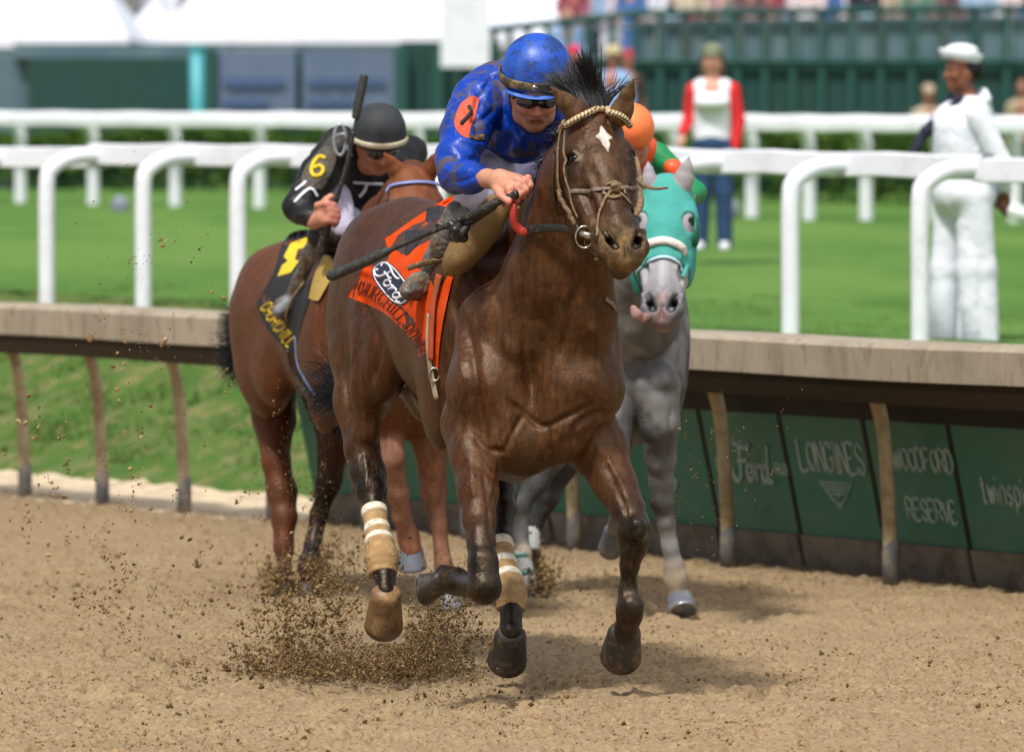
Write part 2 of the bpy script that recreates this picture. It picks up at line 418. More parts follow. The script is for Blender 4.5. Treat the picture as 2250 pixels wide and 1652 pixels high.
for (x, y) in [(55, 1100), (225, 1119), (405, 1135), (600, 1152), (810, 1172), (1028, 1193), (1262, 1213), (1600, 1240), (1957, 1290), (2330, 1330)]:
    pp.append(s_at(x, .17))
for i, s_ in enumerate(pp):
    b = railpt(s_, 0)
    path = [np.array([b[0]+RN[0]*q, b[1]+RN[1]*q, z]) for q, z in ((.17, .02), (.16, .3), (.14, .58), (.10, .76), (.03, .87), (-.05, .91))]
    mb = MB(); mb.tube(catmull(path, 18), .031, 12); mb.obj('post', m_post, rail)
    mb = MB(); mb.tube([path[0]-[0, 0, .05], path[0]+[0, 0, .10], path[0]+[0, 0, .16]], [.037, .037, .034], 12); mb.obj('post_foot', m_sock, rail)

# ------------------------------------------------------------------ green advertising panels leaning under the rail
m_green = mat('green_panel', srgb(46, 116, 96), .5, var=[(2.5, 4, .45, .62, srgb(72, 120, 102), .7), (9, 4, .55, .7, srgb(92, 100, 78), .35)], bump=[(5, .15)])
m_kick = mat('muddy_kickboard', srgb(128, 118, 106), .9, var=[(7, 5, .42, .6, srgb(96, 84, 70), .8)], bump=[(30, .4)])
m_black = mat('black_frame', srgb(24, 23, 22), .7, bump=[(30, .2)])
m_sign = mat('pale_print', srgb(160, 184, 176), .7, var=[(8, 4, .50, .70, srgb(110, 148, 132), .6)])
SP = []     # panel joints along the rail from photo
for (x, y) in [(1040, 1165), (1225, 1186), (1400, 1205), (1597, 1228), (1775, 1262), (1960, 1290), (2148, 1300), (2400, 1335)]:
    SP.append(s_at(x, .40))
SP = [s_at(700, .40)]+SP
def wallpt(s_, v, off=0.0):          # v 0 bottom..1 top of the leaning board line
    q = .40-.17*v; z = .79*v; b = railpt(s_-.02*v, q)
    nrm = np.array([-RN[0], -RN[1], -.2]); nrm /= np.linalg.norm(nrm)
    return np.array([b[0], b[1], z])+nrm*off
def slab(mb, s0, s1, v0, v1, o0, o1, sk=0.0):
    c = [wallpt(s0+sk*v0, v0, o0), wallpt(s1+sk*v0, v0, o0), wallpt(s1+sk*v1, v1, o0), wallpt(s0+sk*v1, v1, o0),
         wallpt(s0+sk*v0, v0, o1), wallpt(s1+sk*v0, v0, o1), wallpt(s1+sk*v1, v1, o1), wallpt(s0+sk*v1, v1, o1)]
    mb.add(c, [(0,1,2,3),(7,6,5,4),(0,4,5,1),(1,5,6,2),(2,6,7,3),(3,7,4,0)])
labels = ['plain green board nearest the far end of the row under the rail', 'green board under the rail behind the bay horse\'s hind legs', 'green board under the rail between the bay horse\'s forelegs',
          'green board with half hidden white letters behind the grey horse\'s leg', 'green board with a white script logo between two small words', 'green board with serif lettering over a winged hourglass emblem',
          'green board with two rows of pale capital letters', 'green board at the right frame edge with a lowercase web address']
STROKES = {
 'A': [[(0,0),(.5,1),(1,0)],[(.2,.4),(.8,.4)]], 'B': [[(0,0),(0,1),(.7,1),(.95,.8),(.7,.53),(0,.53)],[(.7,.53),(1,.27),(.7,0),(0,0)]],
 'C': [[(.95,.78),(.75,.97),(.4,1),(.1,.8),(0,.5),(.1,.2),(.4,0),(.75,.03),(.97,.22)]], 'D': [[(0,0),(0,1),(.5,1),(.9,.8),(1,.5),(.9,.2),(.5,0),(0,0)]],
 'E': [[(.95,1),(0,1),(0,0),(.95,0)],[(0,.52),(.7,.52)]], 'F': [[(.95,1),(0,1),(0,0)],[(0,.5),(.7,.5)]],
 'G': [[(.95,.78),(.75,.97),(.4,1),(.1,.8),(0,.5),(.1,.2),(.4,0),(.8,.05),(.95,.2),(.95,.45),(.55,.45)]], 'H': [[(0,0),(0,1)],[(1,0),(1,1)],[(0,.5),(1,.5)]],
 'I': [[(.5,0),(.5,1)]], 'L': [[(0,1),(0,0),(.9,0)]], 'N': [[(0,0),(0,1),(1,0),(1,1)]], 'O': [[(.5,1),(.12,.8),(0,.5),(.12,.2),(.5,0),(.88,.2),(1,.5),(.88,.8),(.5,1)]],
 'P': [[(0,0),(0,1),(.7,1),(1,.75),(.7,.48),(0,.48)]], 'R': [[(0,0),(0,1),(.7,1),(.95,.76),(.7,.5),(0,.5)],[(.45,.5),(1,0)]],
 'S': [[(.92,.8),(.65,1),(.3,.98),(.05,.78),(.25,.56),(.75,.44),(.95,.22),(.7,.0),(.3,.02),(.04,.22)]], 'T': [[(0,1),(1,1)],[(.5,1),(.5,0)]],
 'U': [[(0,1),(0,.3),(.2,.04),(.5,0),(.8,.04),(1,.3),(1,1)]], 'V': [[(0,1),(.5,0),(1,1)]], 'W': [[(0,1),(.25,0),(.5,.8),(.75,0),(1,1)]],
 't': [[(.4,.95),(.4,.15),(.6,0),(.85,.05)],[(.1,.65),(.8,.65)]], 'w': [[(0,.65),(.25,0),(.5,.55),(.75,0),(1,.65)]], 'i': [[(.5,0),(.5,.65)],[(.5,.85),(.5,.95)]],
 'n': [[(.1,0),(.1,.65)],[(.1,.5),(.4,.66),(.8,.6),(.9,.4),(.9,0)]], 's': [[(.85,.55),(.5,.66),(.15,.5),(.5,.33),(.85,.18),(.5,0),(.12,.1)]],
 'p': [[(.1,.65),(.1,-.3)],[(.1,.5),(.5,.67),(.9,.45),(.85,.12),(.5,0),(.1,.12)]], 'r': [[(.2,0),(.2,.65)],[(.2,.45),(.5,.65),(.85,.6)]],
 'e': [[(.1,.35),(.9,.35),(.85,.55),(.5,.66),(.1,.45),(.12,.15),(.5,0),(.88,.1)]], 'c': [[(.85,.5),(.5,.66),(.12,.48),(.1,.18),(.5,0),(.88,.14)]],
 'o': [[(.5,.66),(.1,.5),(.08,.18),(.5,0),(.92,.18),(.9,.5),(.5,.66)]], 'm': [[(0,0),(0,.65)],[(0,.5),(.25,.66),(.48,.5),(.5,0)],[(.5,.5),(.75,.66),(1,.5),(1,0)]], '.': [[(.45,0),(.55,.08)]], ' ': [],
 '7': [[(0,.97),(.95,.97),(.4,0)]], '6': [[(.85,.95),(.4,.9),(.08,.55),(.05,.25),(.3,.0),(.7,.0),(.93,.25),(.75,.5),(.35,.52),(.08,.35)]], '4': [[(.7,0),(.7,1),(0,.32),(1,.32)]],
}
def layout(text, h, adv=.72, w_=.58, serif=False):
    """strokes of a line of text, origin left baseline, height h"""
    out = []; x = 0
    for ch in text:
        wd = w_*h*(1.3 if ch in 'WMm' else .45 if ch in 'I.i' else 1); ad = wd+(adv-w_)*h
        for st in STROKES[ch]:
            out.append([(x+px*wd, py*h) for px, py in st])
        if serif:
            for st in STROKES[ch]:
                for e in (st[0], st[-1]):
                    if e[1] in (0, 1) and ch in 'HIULDNRWTFEKP': out.append([(x+e[0]*wd-.13*h, e[1]*h), (x+e[0]*wd+.13*h, e[1]*h)])
        x += ad
    return out, x-(adv-w_)*h
FORD = [  # flowing script word, width about 2.6 for height 1
 [(.02,.62),(-.05,.75),(.02,.95),(.25,1.04),(.55,.98),(.85,.90),(1.15,.92),(1.25,1.02)],
 [(.62,.96),(.60,.7),(.52,.35),(.42,.1),(.22,-.02),(.05,.05),(-.02,.2),(.08,.3)],
 [(.38,.52),(.62,.56),(.86,.55),(.95,.62)],
 [(1.08,.46),(.93,.42),(.86,.22),(.96,.04),(1.12,.06),(1.22,.26),(1.14,.44),(1.08,.46)],
 [(1.2,.36),(1.36,.40),(1.44,.42),(1.40,.2),(1.37,.02)], [(1.40,.22),(1.52,.40),(1.66,.44),(1.72,.36)],
 [(2.08,.38),(1.94,.44),(1.80,.32),(1.78,.12),(1.90,.0),(2.04,.1),(2.12,.3)],
 [(2.34,1.0),(2.22,.6),(2.12,.25),(2.14,.05),(2.26,.0),(2.38,.1)]]
def wall_text(mb, strokes, s0, v0, sw, hv, th):
    """strokes in unit space -> leaning wall: x*sw along, y*hv up"""
    for st in strokes:
        pts = catmull([wallpt(s0+x*sw, v0+y*hv, .004) for x, y in st], max(4, 5*len(st))) if len(st) > 2 else [wallpt(s0+x*sw, v0+y*hv, .004) for x, y in st]
        mb.tube(pts, th, 6, flat=(1, .12), up=np.array([-RN[0], -RN[1], .3]))
for i in range(8):
    s0, s1 = SP[i]+.012, SP[i+1]-.012; sm = (s0+s1)/2; W_ = s1-s0
    b = railpt(sm, .1)
    t = thing('advertising_board', (b[0], b[1], 0), labels[i], 'sign', 'green boards under the rail')
    mb = MB(); slab(mb, s0, s1, .18, .90, -.012, .0, 0); mb.obj('panel', m_green, t, False)
    mb = MB(); slab(mb, s0, s1-.01, -.08, .19, -.02, .016, 0); mb.obj('kickboard', m_kick, t, False)
    mb = MB(); slab(mb, s0-.011, s1+.011, .865, 1.0, -.014, .02, 0); mb.obj('top_band', m_black, t, False)
    mb = MB(); slab(mb, s1-.004, s1+.022, .0, .86, -.022, .004, 0); mb.obj('joint_strip', m_black, t, False)
    mb = MB(); z = W_
    def put(text, v, h, frac, th, serif=False):
        st, wd = layout(text, 1.0, serif=serif); sc = W_*frac/wd
        wall_text(mb, st, sm-W_*frac/2+(.03 if i < 6 else .08), v, sc, h, th*.8)
    if i == 4:
        wall_text(mb, FORD, sm-W_*.20, .47, W_*.21, .21, .012); mb.obj('script_logo', m_sign, t)
        for tx, o in (('BUILT', -.40), ('PROUD', .34)):
            st, wd = layout(tx, 1.0); sc = W_*.16/wd; mb = MB(); wall_text(mb, st, sm+W_*o, .52, sc, .06, .004); mb.obj('lettering', m_sign, t)
        mb = MB()
    elif i == 5:
        put('LONGINES', .56, .16, .80, .011, True); mb.obj('lettering', m_sign, t); mb = MB()
        e = [[(-1,.9),(1,.9)],[(-.85,.75),(.85,.75)],[(-.6,.6),(.6,.6)],[(-.4,.45),(.4,.45)],[(-1,.9),(0,0),(1,.9)],[(-.12,.1),(-.12,-.1),(.12,-.1),(.12,.1)],[(-.1,.5),(.0,.3),(.1,.5)]]
        wall_text(mb, e, sm+.03, .38, W_*.2, .13, .005); mb.obj('emblem', m_sign, t); mb = MB()
    elif i == 6: put('WOODFORD', .60, .12, .72, .010); mb.obj('lettering', m_sign, t); mb = MB(); put('RESERVE', .33, .11, .60, .010)
    elif i == 7: put('twinspires.com', .45, .15, .84, .010)
    elif i == 3:
        for gl in ([(0,.0),(.12,.2),(.15,.6),(.05,.9)], [(.05,-.5),(.25,-.55),(.3,-.3),(.1,-.2)]):
            m2 = MB(); wall_text(m2, [gl], sm-.02, .5, .3, .2, .012); m2.obj('lettering', m_sign, t)
    if mb.V: mb.obj('lettering', m_sign, t)

# ------------------------------------------------------------------ white running rails
m_white = mat('white_pvc', srgb(228, 230, 236), .4, spec=.5, var=[(4, 3, .5, .7, srgb(206, 208, 214), .6), (14, 5, .58, .72, srgb(176, 170, 156), .45)])
m_bracket = mat('grey_bracket', srgb(126, 130, 146), .5)
def white_rail(bn, label, posts, zr, r, bend, toe, board, group, seed=0):
    """posts: list of (x px, y px of foot, depth)"""
    pts = [P(*p) for p in posts]; pts = [np.array([p[0], p[1], zt(p[0], p[1])]) for p in pts]
    # extend beyond the frame on both sides
    t = thing('running_rail', pts[0], label, 'rail', group)
    dirs = []
    for i in range(len(pts)):
        v = pts[min(i+1, len(pts)-1)]-pts[max(i-1, 0)]; v[2] = 0; v /= np.linalg.norm(v); dirs.append(v)
    line = []
    for p, v in zip(pts, dirs):
        line.append(p+bn*bend+np.array([0, 0, zr]))
    ends = [line[0]-dirs[0]*9.0]+line+[line[-1]+dirs[-1]*9.0]
    path = catmull(ends, 12*len(ends)); prof = board
    V = []; F = []; k = len(prof)
    for i, p in enumerate(path):
        v = path[min(i+1, len(path)-1)]-path[max(i-1, 0)]; nn = unit(np.array([-v[1], v[0], 0]))
        if nn[1] < 0: nn = -nn
        sag = -.010*abs(math.sin(i*math.pi/12))
        for a, b in prof: V.append(p+nn*a+np.array([0, 0, b+sag]))
    for i in range(len(path)-1):
        for j in range(k): F.append((i*k+j, i*k+(j+1) % k, (i+1)*k+(j+1) % k, (i+1)*k+j))
    mesh_obj('rail_board', V, F, m_white, t, False)
    for p, v, l in zip(pts, dirs, line):
        v = bn; top = l[2]-.05; toe = 0
        path = [p-[0, 0, .1], p+[0, 0, .3], np.array([p[0], p[1], top-r*3.6]), p+v*bend*.10+np.array([0, -toe*.1, top-r*1.6-p[2]]),
                p+v*bend*.42+np.array([0, -toe*.5, top-r*.35-p[2]]), p+v*bend*.8+np.array([0, -toe, top-p[2]]), p+v*(bend-.03)+np.array([0, -toe, top-p[2]])]
        mb = MB(); mb.tube(catmull(path, 26), r, 14); mb.obj('post', m_white, t)
        mb = MB(); c = p+v*(bend-.04)+np.array([0, 0, top-p[2]]); mb.box(c, (.10, .05, .10), np.array([[v[0], -v[1], 0], [v[1], v[0], 0], [0, 0, 1]])); mb.obj('bracket', m_bracket, t, False)
        l2 = c+np.array([-.02, .0, .0]); mb = MB(); M_ = np.array([[v[0], -v[1], 0], [v[1], v[0], 0], [0, 0, 1]])
        mb.box(l2+np.array([.085, -.03, .01]), (.012, .10, .145), M_); mb.obj('rail_joint', m_bracket, t, False)
    return t
near_board = [(-.02, .03), (-.05, .02), (-.05, -.10), (-.035, -.11), (.05, -.11), (.05, .03)]
lp = [(-110, 655, 39.5), (103, 665, 38.8), (315, 673, 38.0), (523, 682, 37.3), (740, 692, 36.7), (965, 703, 36.0), (1205, 716, 35.3), (1465, 730, 34.5), (1737, 745, 33.8), (2022, 760, 33.0), (2330, 775, 32.3)]
lp = [(x, y, d) for x, y, d in lp]
white_rail(np.array([RN[0], RN[1], 0]), 'near white rail with gooseneck posts along the turf course edge', lp, 1.04, .052, .40, .05, near_board, None)
fp = [(x, y, d) for x, y, d in [(-60, 455, 70.5), (45, 455, 70), (205, 457, 69), (385, 459, 68), (570, 460, 67), (740, 463, 66.4), (920, 466, 65.6), (1100, 469, 64.8), (1290, 473, 64), (1480, 476, 63), (1652, 480, 62.2), (1778, 483, 61.5), (1903, 486, 61), (2060, 488, 60.4), (2230, 490, 60), (2400, 492, 59.5)]]
white_rail(np.array([-.93, -.36, 0]), 'far white rail standing in front of the low hedge', fp, 1.03, .07, .28, .25, [(-.05, .05), (-.1, .0), (-.1, -.1), (.06, -.12), (.06, .05)], None)

# low hedge behind the far rail
m_hedge = mat('hedge_leaf', srgb(52, 84, 28), .8, var=[(1.5, 3, .42, .6, srgb(84, 112, 40), .8), (9, 3, .5, .6, srgb(26, 52, 20), .7)], spec=.2)
def leafy(name, pts, size, m, label, cat, seed, parent=None):
    r = np.random.default_rng(seed); n = len(pts)
    A = r.normal(size=(n, 3)); A /= np.linalg.norm(A, axis=1)[:, None]; B = np.cross(A, r.normal(size=(n, 3))); B /= np.linalg.norm(B, axis=1)[:, None]
    s_ = size*r.uniform(.6, 1.4, (n, 1)); V = np.stack([pts-A*s_, pts+B*s_*.5, pts+A*s_, pts-B*s_*.5], 1).reshape(-1, 3)
    F = np.arange(4*n).reshape(-1, 4); o = mesh_obj(name, V, F, m, parent, False)
    if label: tag(o, label, cat)
    return o
r = np.random.default_rng(11); n = 34000
hx = r.uniform(-8.5, 8.5, n); hy0 = 73-hx*.9; hh = .75*(.75+.5*fbm(np.stack([hx*1.1, hx*0, hx*0], -1), 3))
hv = r.random(n)**.6; dy = r.uniform(-.5, .5, n)
gz = np.array(terr(hx, hy0))
leafy('hedge', np.stack([hx, hy0+dy, gz+hv*hh], -1), .05, m_hedge, 'low dark green hedge behind the far white rail', 'hedge', 5)

# ------------------------------------------------------------------ wall, banners, tents far behind
m_wall = mat('dark_green_wall', srgb(12, 60, 58), .7, var=[(.6, 3, .4, .6, srgb(18, 58, 50), .8)])
m_wallp = mat('green_post_paint', srgb(22, 72, 66), .6)
m_teal = mat('teal_pole_paint', srgb(70, 160, 170), .45)
m_mesh = mat('grey_banner_mesh', srgb(96, 110, 134), .8, var=[(.8, 3, .4, .65, srgb(82, 98, 124), .8)])
m_blue = mat('faded_blue_print', srgb(66, 88, 128), .8)
m_lgrey = mat('light_grey_screen', srgb(92, 116, 124), .6, var=[(.9, 2, .4, .6, srgb(72, 100, 110), .8)])
m_tent = mat('white_tent_canvas', srgb(222, 226, 236), .7, var=[(.5, 2, .5, .66, srgb(196, 204, 222), .5)])
m_tentw = mat('pale_tent_wall', srgb(232, 236, 246), .7)
def wz(x, y, d): return P(x, y, d)
def pxbox(name, x0, x1, y0, y1, d, th, m, parent):
    a = P(x0, y0, d); b = P(x1, y1, d); mb = MB()
    mb.box(((a[0]+b[0])/2, d+th/2, (a[2]+b[2])/2), (abs(b[0]-a[0]), th, abs(a[2]-b[2]))); return mb.obj(name, m, parent, False)
DW = 86.0
def base(x, d=DW):
    p = P(x, 400, d); return (p[0], d, zt(p[0], d))
t = thing('boundary_wall', base(700), 'dark green boundary wall with posts left of the jockeys', 'wall')
pxbox('wall_panel', 62, 420, 128, 430, DW, .15, m_wall, t)
pxbox('wall_panel', -90, 62, 105, 430, DW+.4, .15, m_lgrey, t)
pxbox('wall_panel', 880, 1100, 92, 430, DW, .15, m_wall, t)
pxbox('wall_panel', 421, 879, 110, 430, DW+.05, .15, m_wall, t)
pxbox('wall_coping', 30, 425, 96, 128, DW+.2, .2, m_lgrey, t)
pxbox('wall_coping', 425, 965, 96, 108, DW+.2, .3, m_lgrey, t)
for x in (462, 882, 962): pxbox('wall_post', x-14, x+14, 108, 430, DW-.2, .18, m_wallp, t)
for x0, x1 in ((480, 650), (664, 874)):
    t = thing('banner', base((x0+x1)/2), 'grey mesh banner with faded blue print, %s half of the pair' % ('left' if x0 < 500 else 'right'), 'banner', 'grey mesh banners on the wall')
    pxbox('banner_cloth', x0, x1, 112, 250, DW-.12, .05, m_mesh, t)
    for yy, n_ in ((182, 11), (226, 8)):
        mb = MB()
        for k in range(n_):
            xx = x0+18+k*(x1-x0-36)/11; a = P(xx, yy, DW-.16); mb.box(a, (.079, .02, .10+.03*(k % 3)))
        mb.obj('faded_print', m_blue, t, False)
t = thing('pole', base(435, 84.5), 'bright teal pole standing between green wall and grey banners', 'pole')
a = P(435, 430, 84.5); b = P(432, 104, 84.5); mb = MB(); mb.tube([a, b], .10, 14); mb.obj('shaft', m_teal, t)
mb = MB(); mb.tube([b+[0, 0, -.04], b+[0, 0, .03]], .125, 14); mb.obj('cap', m_teal, t)
# tall right-hand wall with translucent upper screens
t = thing('boundary_wall', base(1750, 80), 'tall green wall with grey screens below the crowd stand', 'wall')
def ry(x): return 66-(x-1080)*.105 if x < 1400 else 30-(x-1400)*.012
Yr = 80.0
pxbox('wall_panel', 1240, 2330, 138, 440, Yr, .15, m_wall, t)
xs = [1085, 1120, 1160, 1203, 1247, 1295, 1345, 1395, 1450, 1505, 1562, 1620, 1680, 1742, 1805, 1870, 1935, 2003, 2072, 2142, 2212, 2290]
for i in range(len(xs)-1):
    x0, x1 = xs[i], xs[i+1]
    if x0 >= 1390: pxbox('screen', x0+9, x1-9, ry(x0)+14, 138, Yr+.03, .06, m_lgrey, t)
    pxbox('wall_post', x0-7, x0+7, ry(x0), 420, Yr-.1, .12, m_wallp, t)
mb = MB(); mb.tube([P(1076, ry(1076), Yr-.1), P(1400, ry(1400), Yr-.1), P(2330, ry(2330), Yr-.1)], .05, 8); mb.obj('top_rail', m_wallp, t)
mb = MB(); mb.tube([P(1076, ry(1076)+55, Yr-.1), P(1400, ry(1400)+105, Yr-.1), P(2330, 138, Yr-.1)], .04, 8); mb.obj('mid_rail', m_wallp, t)
# white sign box
t = thing('sign_box', base(1020, 84), 'blank white box sign hanging in front of the tents left of blue helmet', 'sign')
pxbox('panel', 968, 1076, -60, 148, 84.0, .5, m_white, t)
mb = MB(); mb.tube([P(1022, 440, 84.3), P(1022, -50, 84.3)], .06, 8); mb.obj('support_post', m_wallp, t)
# marquee tents behind the wall
def tent(x0, x1, ye, yr, d, dep, label):
    a = P(x0, ye, d); b = P(x1, ye, d); r_ = P((x0+x1)/2, yr, d); t = thing('marquee_tent', ((a[0]+b[0])/2, d, zt(a[0], d)), label, 'tent', 'white marquee tents')
    zb = zt(a[0], d)-.1; X0, X1, XM = a[0], b[0], (a[0]+b[0])/2; ze, zr_ = a[2], r_[2]
    mb = MB(); mb.box((XM, d+dep/2, (zb+ze)/2), (X1-X0-.2, dep, ze-zb)); mb.obj('tent_wall', m_tentw, t, False)
    mb = MB(); e = .15
    mb.add([(X0-e, d-e, ze), (X1+e, d-e, ze), (X1+e, d+dep+e, ze), (X0-e, d+dep+e, ze), (X0+.8, d+dep/2, zr_), (X1-.8, d+dep/2, zr_)], [(0,1,5,4),(1,2,5),(2,3,4,5),(3,0,4),(0,3,2,1)])
    mb.obj('tent_roof', m_tent, t, False)
    mb = MB(); mb.box((XM, d-.17, ze-.10), (X1-X0+.35, .04, .22)); mb.obj('valance', m_tent, t, False)
    for fx in (.02, .35, .65, .98):
        mb = MB(); mb.box((X0+(X1-X0)*fx, d-.08, (zb+ze)/2), (.1, .1, ze-zb)); mb.obj('pole', m_tent, t, False)
tent(-320, 262, 84, -110, 100, 8, 'white marquee tent at the far left behind the green wall')
tent(285, 365, 80, -90, 112, 8, 'narrow white marquee tent seen in the gap between the wide ones')
tent(372, 1230, 78, -120, 104, 8, 'wide white marquee tent behind the grey banners')
tent(1090, 1500, 60, -80, 118, 8, 'white marquee tent behind the tall right-hand fence')
for i, x in enumerate((410, 560)):
    t = thing('tent_panel', base(x, 101), ['pale lavender panel leaning at the tent, left one', 'pale lavender panel leaning at the tent, right one'][i], 'panel', 'pale panels in front of the tent')
    pxbox('board', x-45, x+90, 22, 110, 99, .1, m_tentw, t)
# small white markers on the turf
for i, (x, y, d) in enumerate([(264, 470, 66), (1605, 478, 61)]):
    p = P(x, y, d); p[2] = zt(p[0], p[1]); mb = MB(); c = P(x, y-18, d); mb.sphere(c, (.10, .05, .11)); 
    t = thing('turf_marker', p, ['small round white marker on the turf at the left', 'small round white marker on the turf behind the woman'][i], 'marker', 'round white turf markers')
    mb.obj('disc', m_bracket, t); mb = MB(); mb.tube([p-[0, 0, .05], c], .02, 8); mb.obj('stake', m_bracket, t)
p = P(2232, 476, 57); p[2] = zt(p[0], p[1]); t = thing('fallen_post', p, 'white tube lying slanted on the turf behind the sailor', 'post')
mb = MB(); mb.tube([P(2195, 448, 57), P(2235, 468, 57), P(2300, 484, 57)], .07, 12); mb.obj('tube', m_white, t)
# ------------------------------------------------------------------ the leading bay horse
def frame(c0, fx, fy):
    f = unit((fx, fy, 0)); s_ = unit((fy, -fx, 0))      # s_ points to picture left for a horse coming at the camera
    def L(t, l, z): return np.array([c0[0], c0[1], 0])-f*t+s_*l+np.array([0, 0, z])
    return L, np.array([f, s_, (0, 0, 1.)])
def tilt(A, ang):       # pitch axes about the lateral axis
    c, s_ = math.cos(ang), math.sin(ang); return np.array([A[0]*c+A[2]*s_, A[1], -A[0]*s_+A[2]*c])
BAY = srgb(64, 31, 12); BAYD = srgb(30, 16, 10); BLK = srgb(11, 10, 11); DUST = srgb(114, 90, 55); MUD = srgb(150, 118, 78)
m_coat = mat('bay_coat', attr=True, rough=.5, spec=.36, tint=(1.0, .80, .62), var=[(11, 6, .52, .70, srgb(84, 58, 34), .22, .7), (4.2, 5, .55, .75, srgb(36, 20, 15), .5), (260, 2, .60, .74, srgb(128, 102, 70), .6, .85)], bump=[(34, .30), (300, .30)])
def coat_sheen(m, lo_, hi_, streak=.35):
    """dusty hair is dull, clean hair shines; short streaks run down the coat"""
    N = m.node_tree.nodes; L = m.node_tree.links; b = N['Principled BSDF']; src = b.inputs['Base Color'].links[0].from_socket
    tc = N.new('ShaderNodeTexCoord'); mp = N.new('ShaderNodeMapping'); mp.inputs['Scale'].default_value = (46, 46, 9); n = N.new('ShaderNodeTexNoise'); n.inputs['Scale'].default_value = 1; n.inputs['Detail'].default_value = 5; n.inputs['Roughness'].default_value = .7
    L.new(tc.outputs['Object'], mp.inputs[0]); L.new(mp.outputs[0], n.inputs['Vector'])
    r = N.new('ShaderNodeMapRange'); r.inputs[1].default_value = .38; r.inputs[2].default_value = .66; r.inputs[3].default_value = 1-streak; r.inputs[4].default_value = 1+streak*.9; L.new(n.outputs[0], r.inputs[0])
    x = N.new('ShaderNodeMix'); x.data_type = 'RGBA'; x.blend_type = 'MULTIPLY'; x.inputs[0].default_value = 1; L.new(src, x.inputs[6]); L.new(r.outputs[0], x.inputs[7]); L.new(x.outputs[2], b.inputs['Base Color'])
    bw = N.new('ShaderNodeRGBToBW'); L.new(x.outputs[2], bw.inputs[0]); q = N.new('ShaderNodeMapRange'); q.inputs[1].default_value = .012; q.inputs[2].default_value = .07; q.inputs[3].default_value = lo_; q.inputs[4].default_value = hi_
    L.new(bw.outputs[0], q.inputs[0]); L.new(q.outputs[0], b.inputs['Roughness'])
    bp = N.new('ShaderNodeBump'); bp.inputs['Strength'].default_value = .35; bp.inputs['Distance'].default_value = .004; L.new(n.outputs[0], bp.inputs['Height'])
    old = b.inputs['Normal'].links[0].from_socket; L.new(old, bp.inputs['Normal']); L.new(bp.outputs[0], b.inputs['Normal'])
coat_sheen(m_coat, .36, .70, .38)
m_hoof = mat('dark_hoof', srgb(50, 44, 40), .5, var=[(20, 4, .5, .62, srgb(110, 88, 62), .7), (60, 3, .5, .6, srgb(28, 26, 26), .6)], bump=[(60, .2)])
m_shoe = mat('horseshoe', srgb(170, 172, 176), .35, metal=.9)
m_tanwrap = mat('tan_bandage', srgb(158, 124, 82), .9, var=[(30, 4, .45, .62, srgb(186, 154, 108), .7)], bump=[(50, .3)])
m_whitewrap = mat('white_wrap_stripe', srgb(226, 216, 196), .85, var=[(50, 3, .52, .64, srgb(170, 146, 110), .7)], bump=[(60, .3)])
m_eye = mat('dark_eye', srgb(8, 6, 5), .12, spec=.35)
m_hair = mat('black_hair', srgb(14, 12, 15), .5, spec=.3, var=[(30, 3, .5, .7, srgb(34, 31, 38), .5)])
m_hole = mat('nostril_dark', srgb(20, 12, 10), .8)

def hoof(parent, top, bot, w_, m=m_hoof, lab=None, front=(0, -1, 0), shoe=True, res=14):
    """top/bot world points of coronet and sole centre; w_ sole half width"""
    a = unit(bot-top); L_ = np.linalg.norm(bot-top); fr = np.array(front, float); fr = unit(fr-a*(fr@a)); sd_ = np.cross(a, fr)
    V = []; n = 28; rings = [(-.12, .70, .55), (0, .80, .66), (.12, .84, .70), (.16, .82, .72), (.5, .92, .85), (.85, 1.0, 1.0), (1.0, 1.03, 1.05), (1.02, .98, 1.0)]
    for (h, ws, fs) in rings:
        for k in range(n):
            t_ = 2*math.pi*k/n; cx_, sx = math.cos(t_), math.sin(t_)
            fwd = fs*w_*(1.05*cx_ if cx_ > 0 else .78*cx_)+(h-.2)*w_*.35
            V.append(top+a*(h*L_)+fr*fwd+sd_*(ws*w_*sx*(1 if cx_ > -.3 else .92)))
    m_ = len(rings); F = [(i*n+k, i*n+(k+1) % n, (i+1)*n+(k+1) % n, (i+1)*n+k) for i in range(m_-1) for k in range(n)]+[tuple(range(n-1, -1, -1)), tuple((m_-1)*n+k for k in range(n))]
    o = mesh_obj('hoof', V, F, m, parent); 
    if lab: o['label'] = lab
    if shoe:
        pts = []
        for k in range(21):
            t_ = math.radians(-138+276*k/20); pts.append(bot+a*(.015*L_)+fr*(w_*(.98*math.cos(t_) if math.cos(t_) > 0 else .72*math.cos(t_))+.28*w_)+sd_*(w_*.88*math.sin(t_)))
        mb = MB(); mb.tube(pts, .006, 6, flat=(1.4, .6), up=a); s_ = mb.obj('shoe', m_shoe, o)
        s_.parent = o; s_.matrix_parent_inverse = Matrix.Identity(4)
    return o
def sub_fix(o, parent):      # parent a world-space mesh under a world-space part
    o.parent = parent; o.matrix_parent_inverse = Matrix.Identity(4); return o

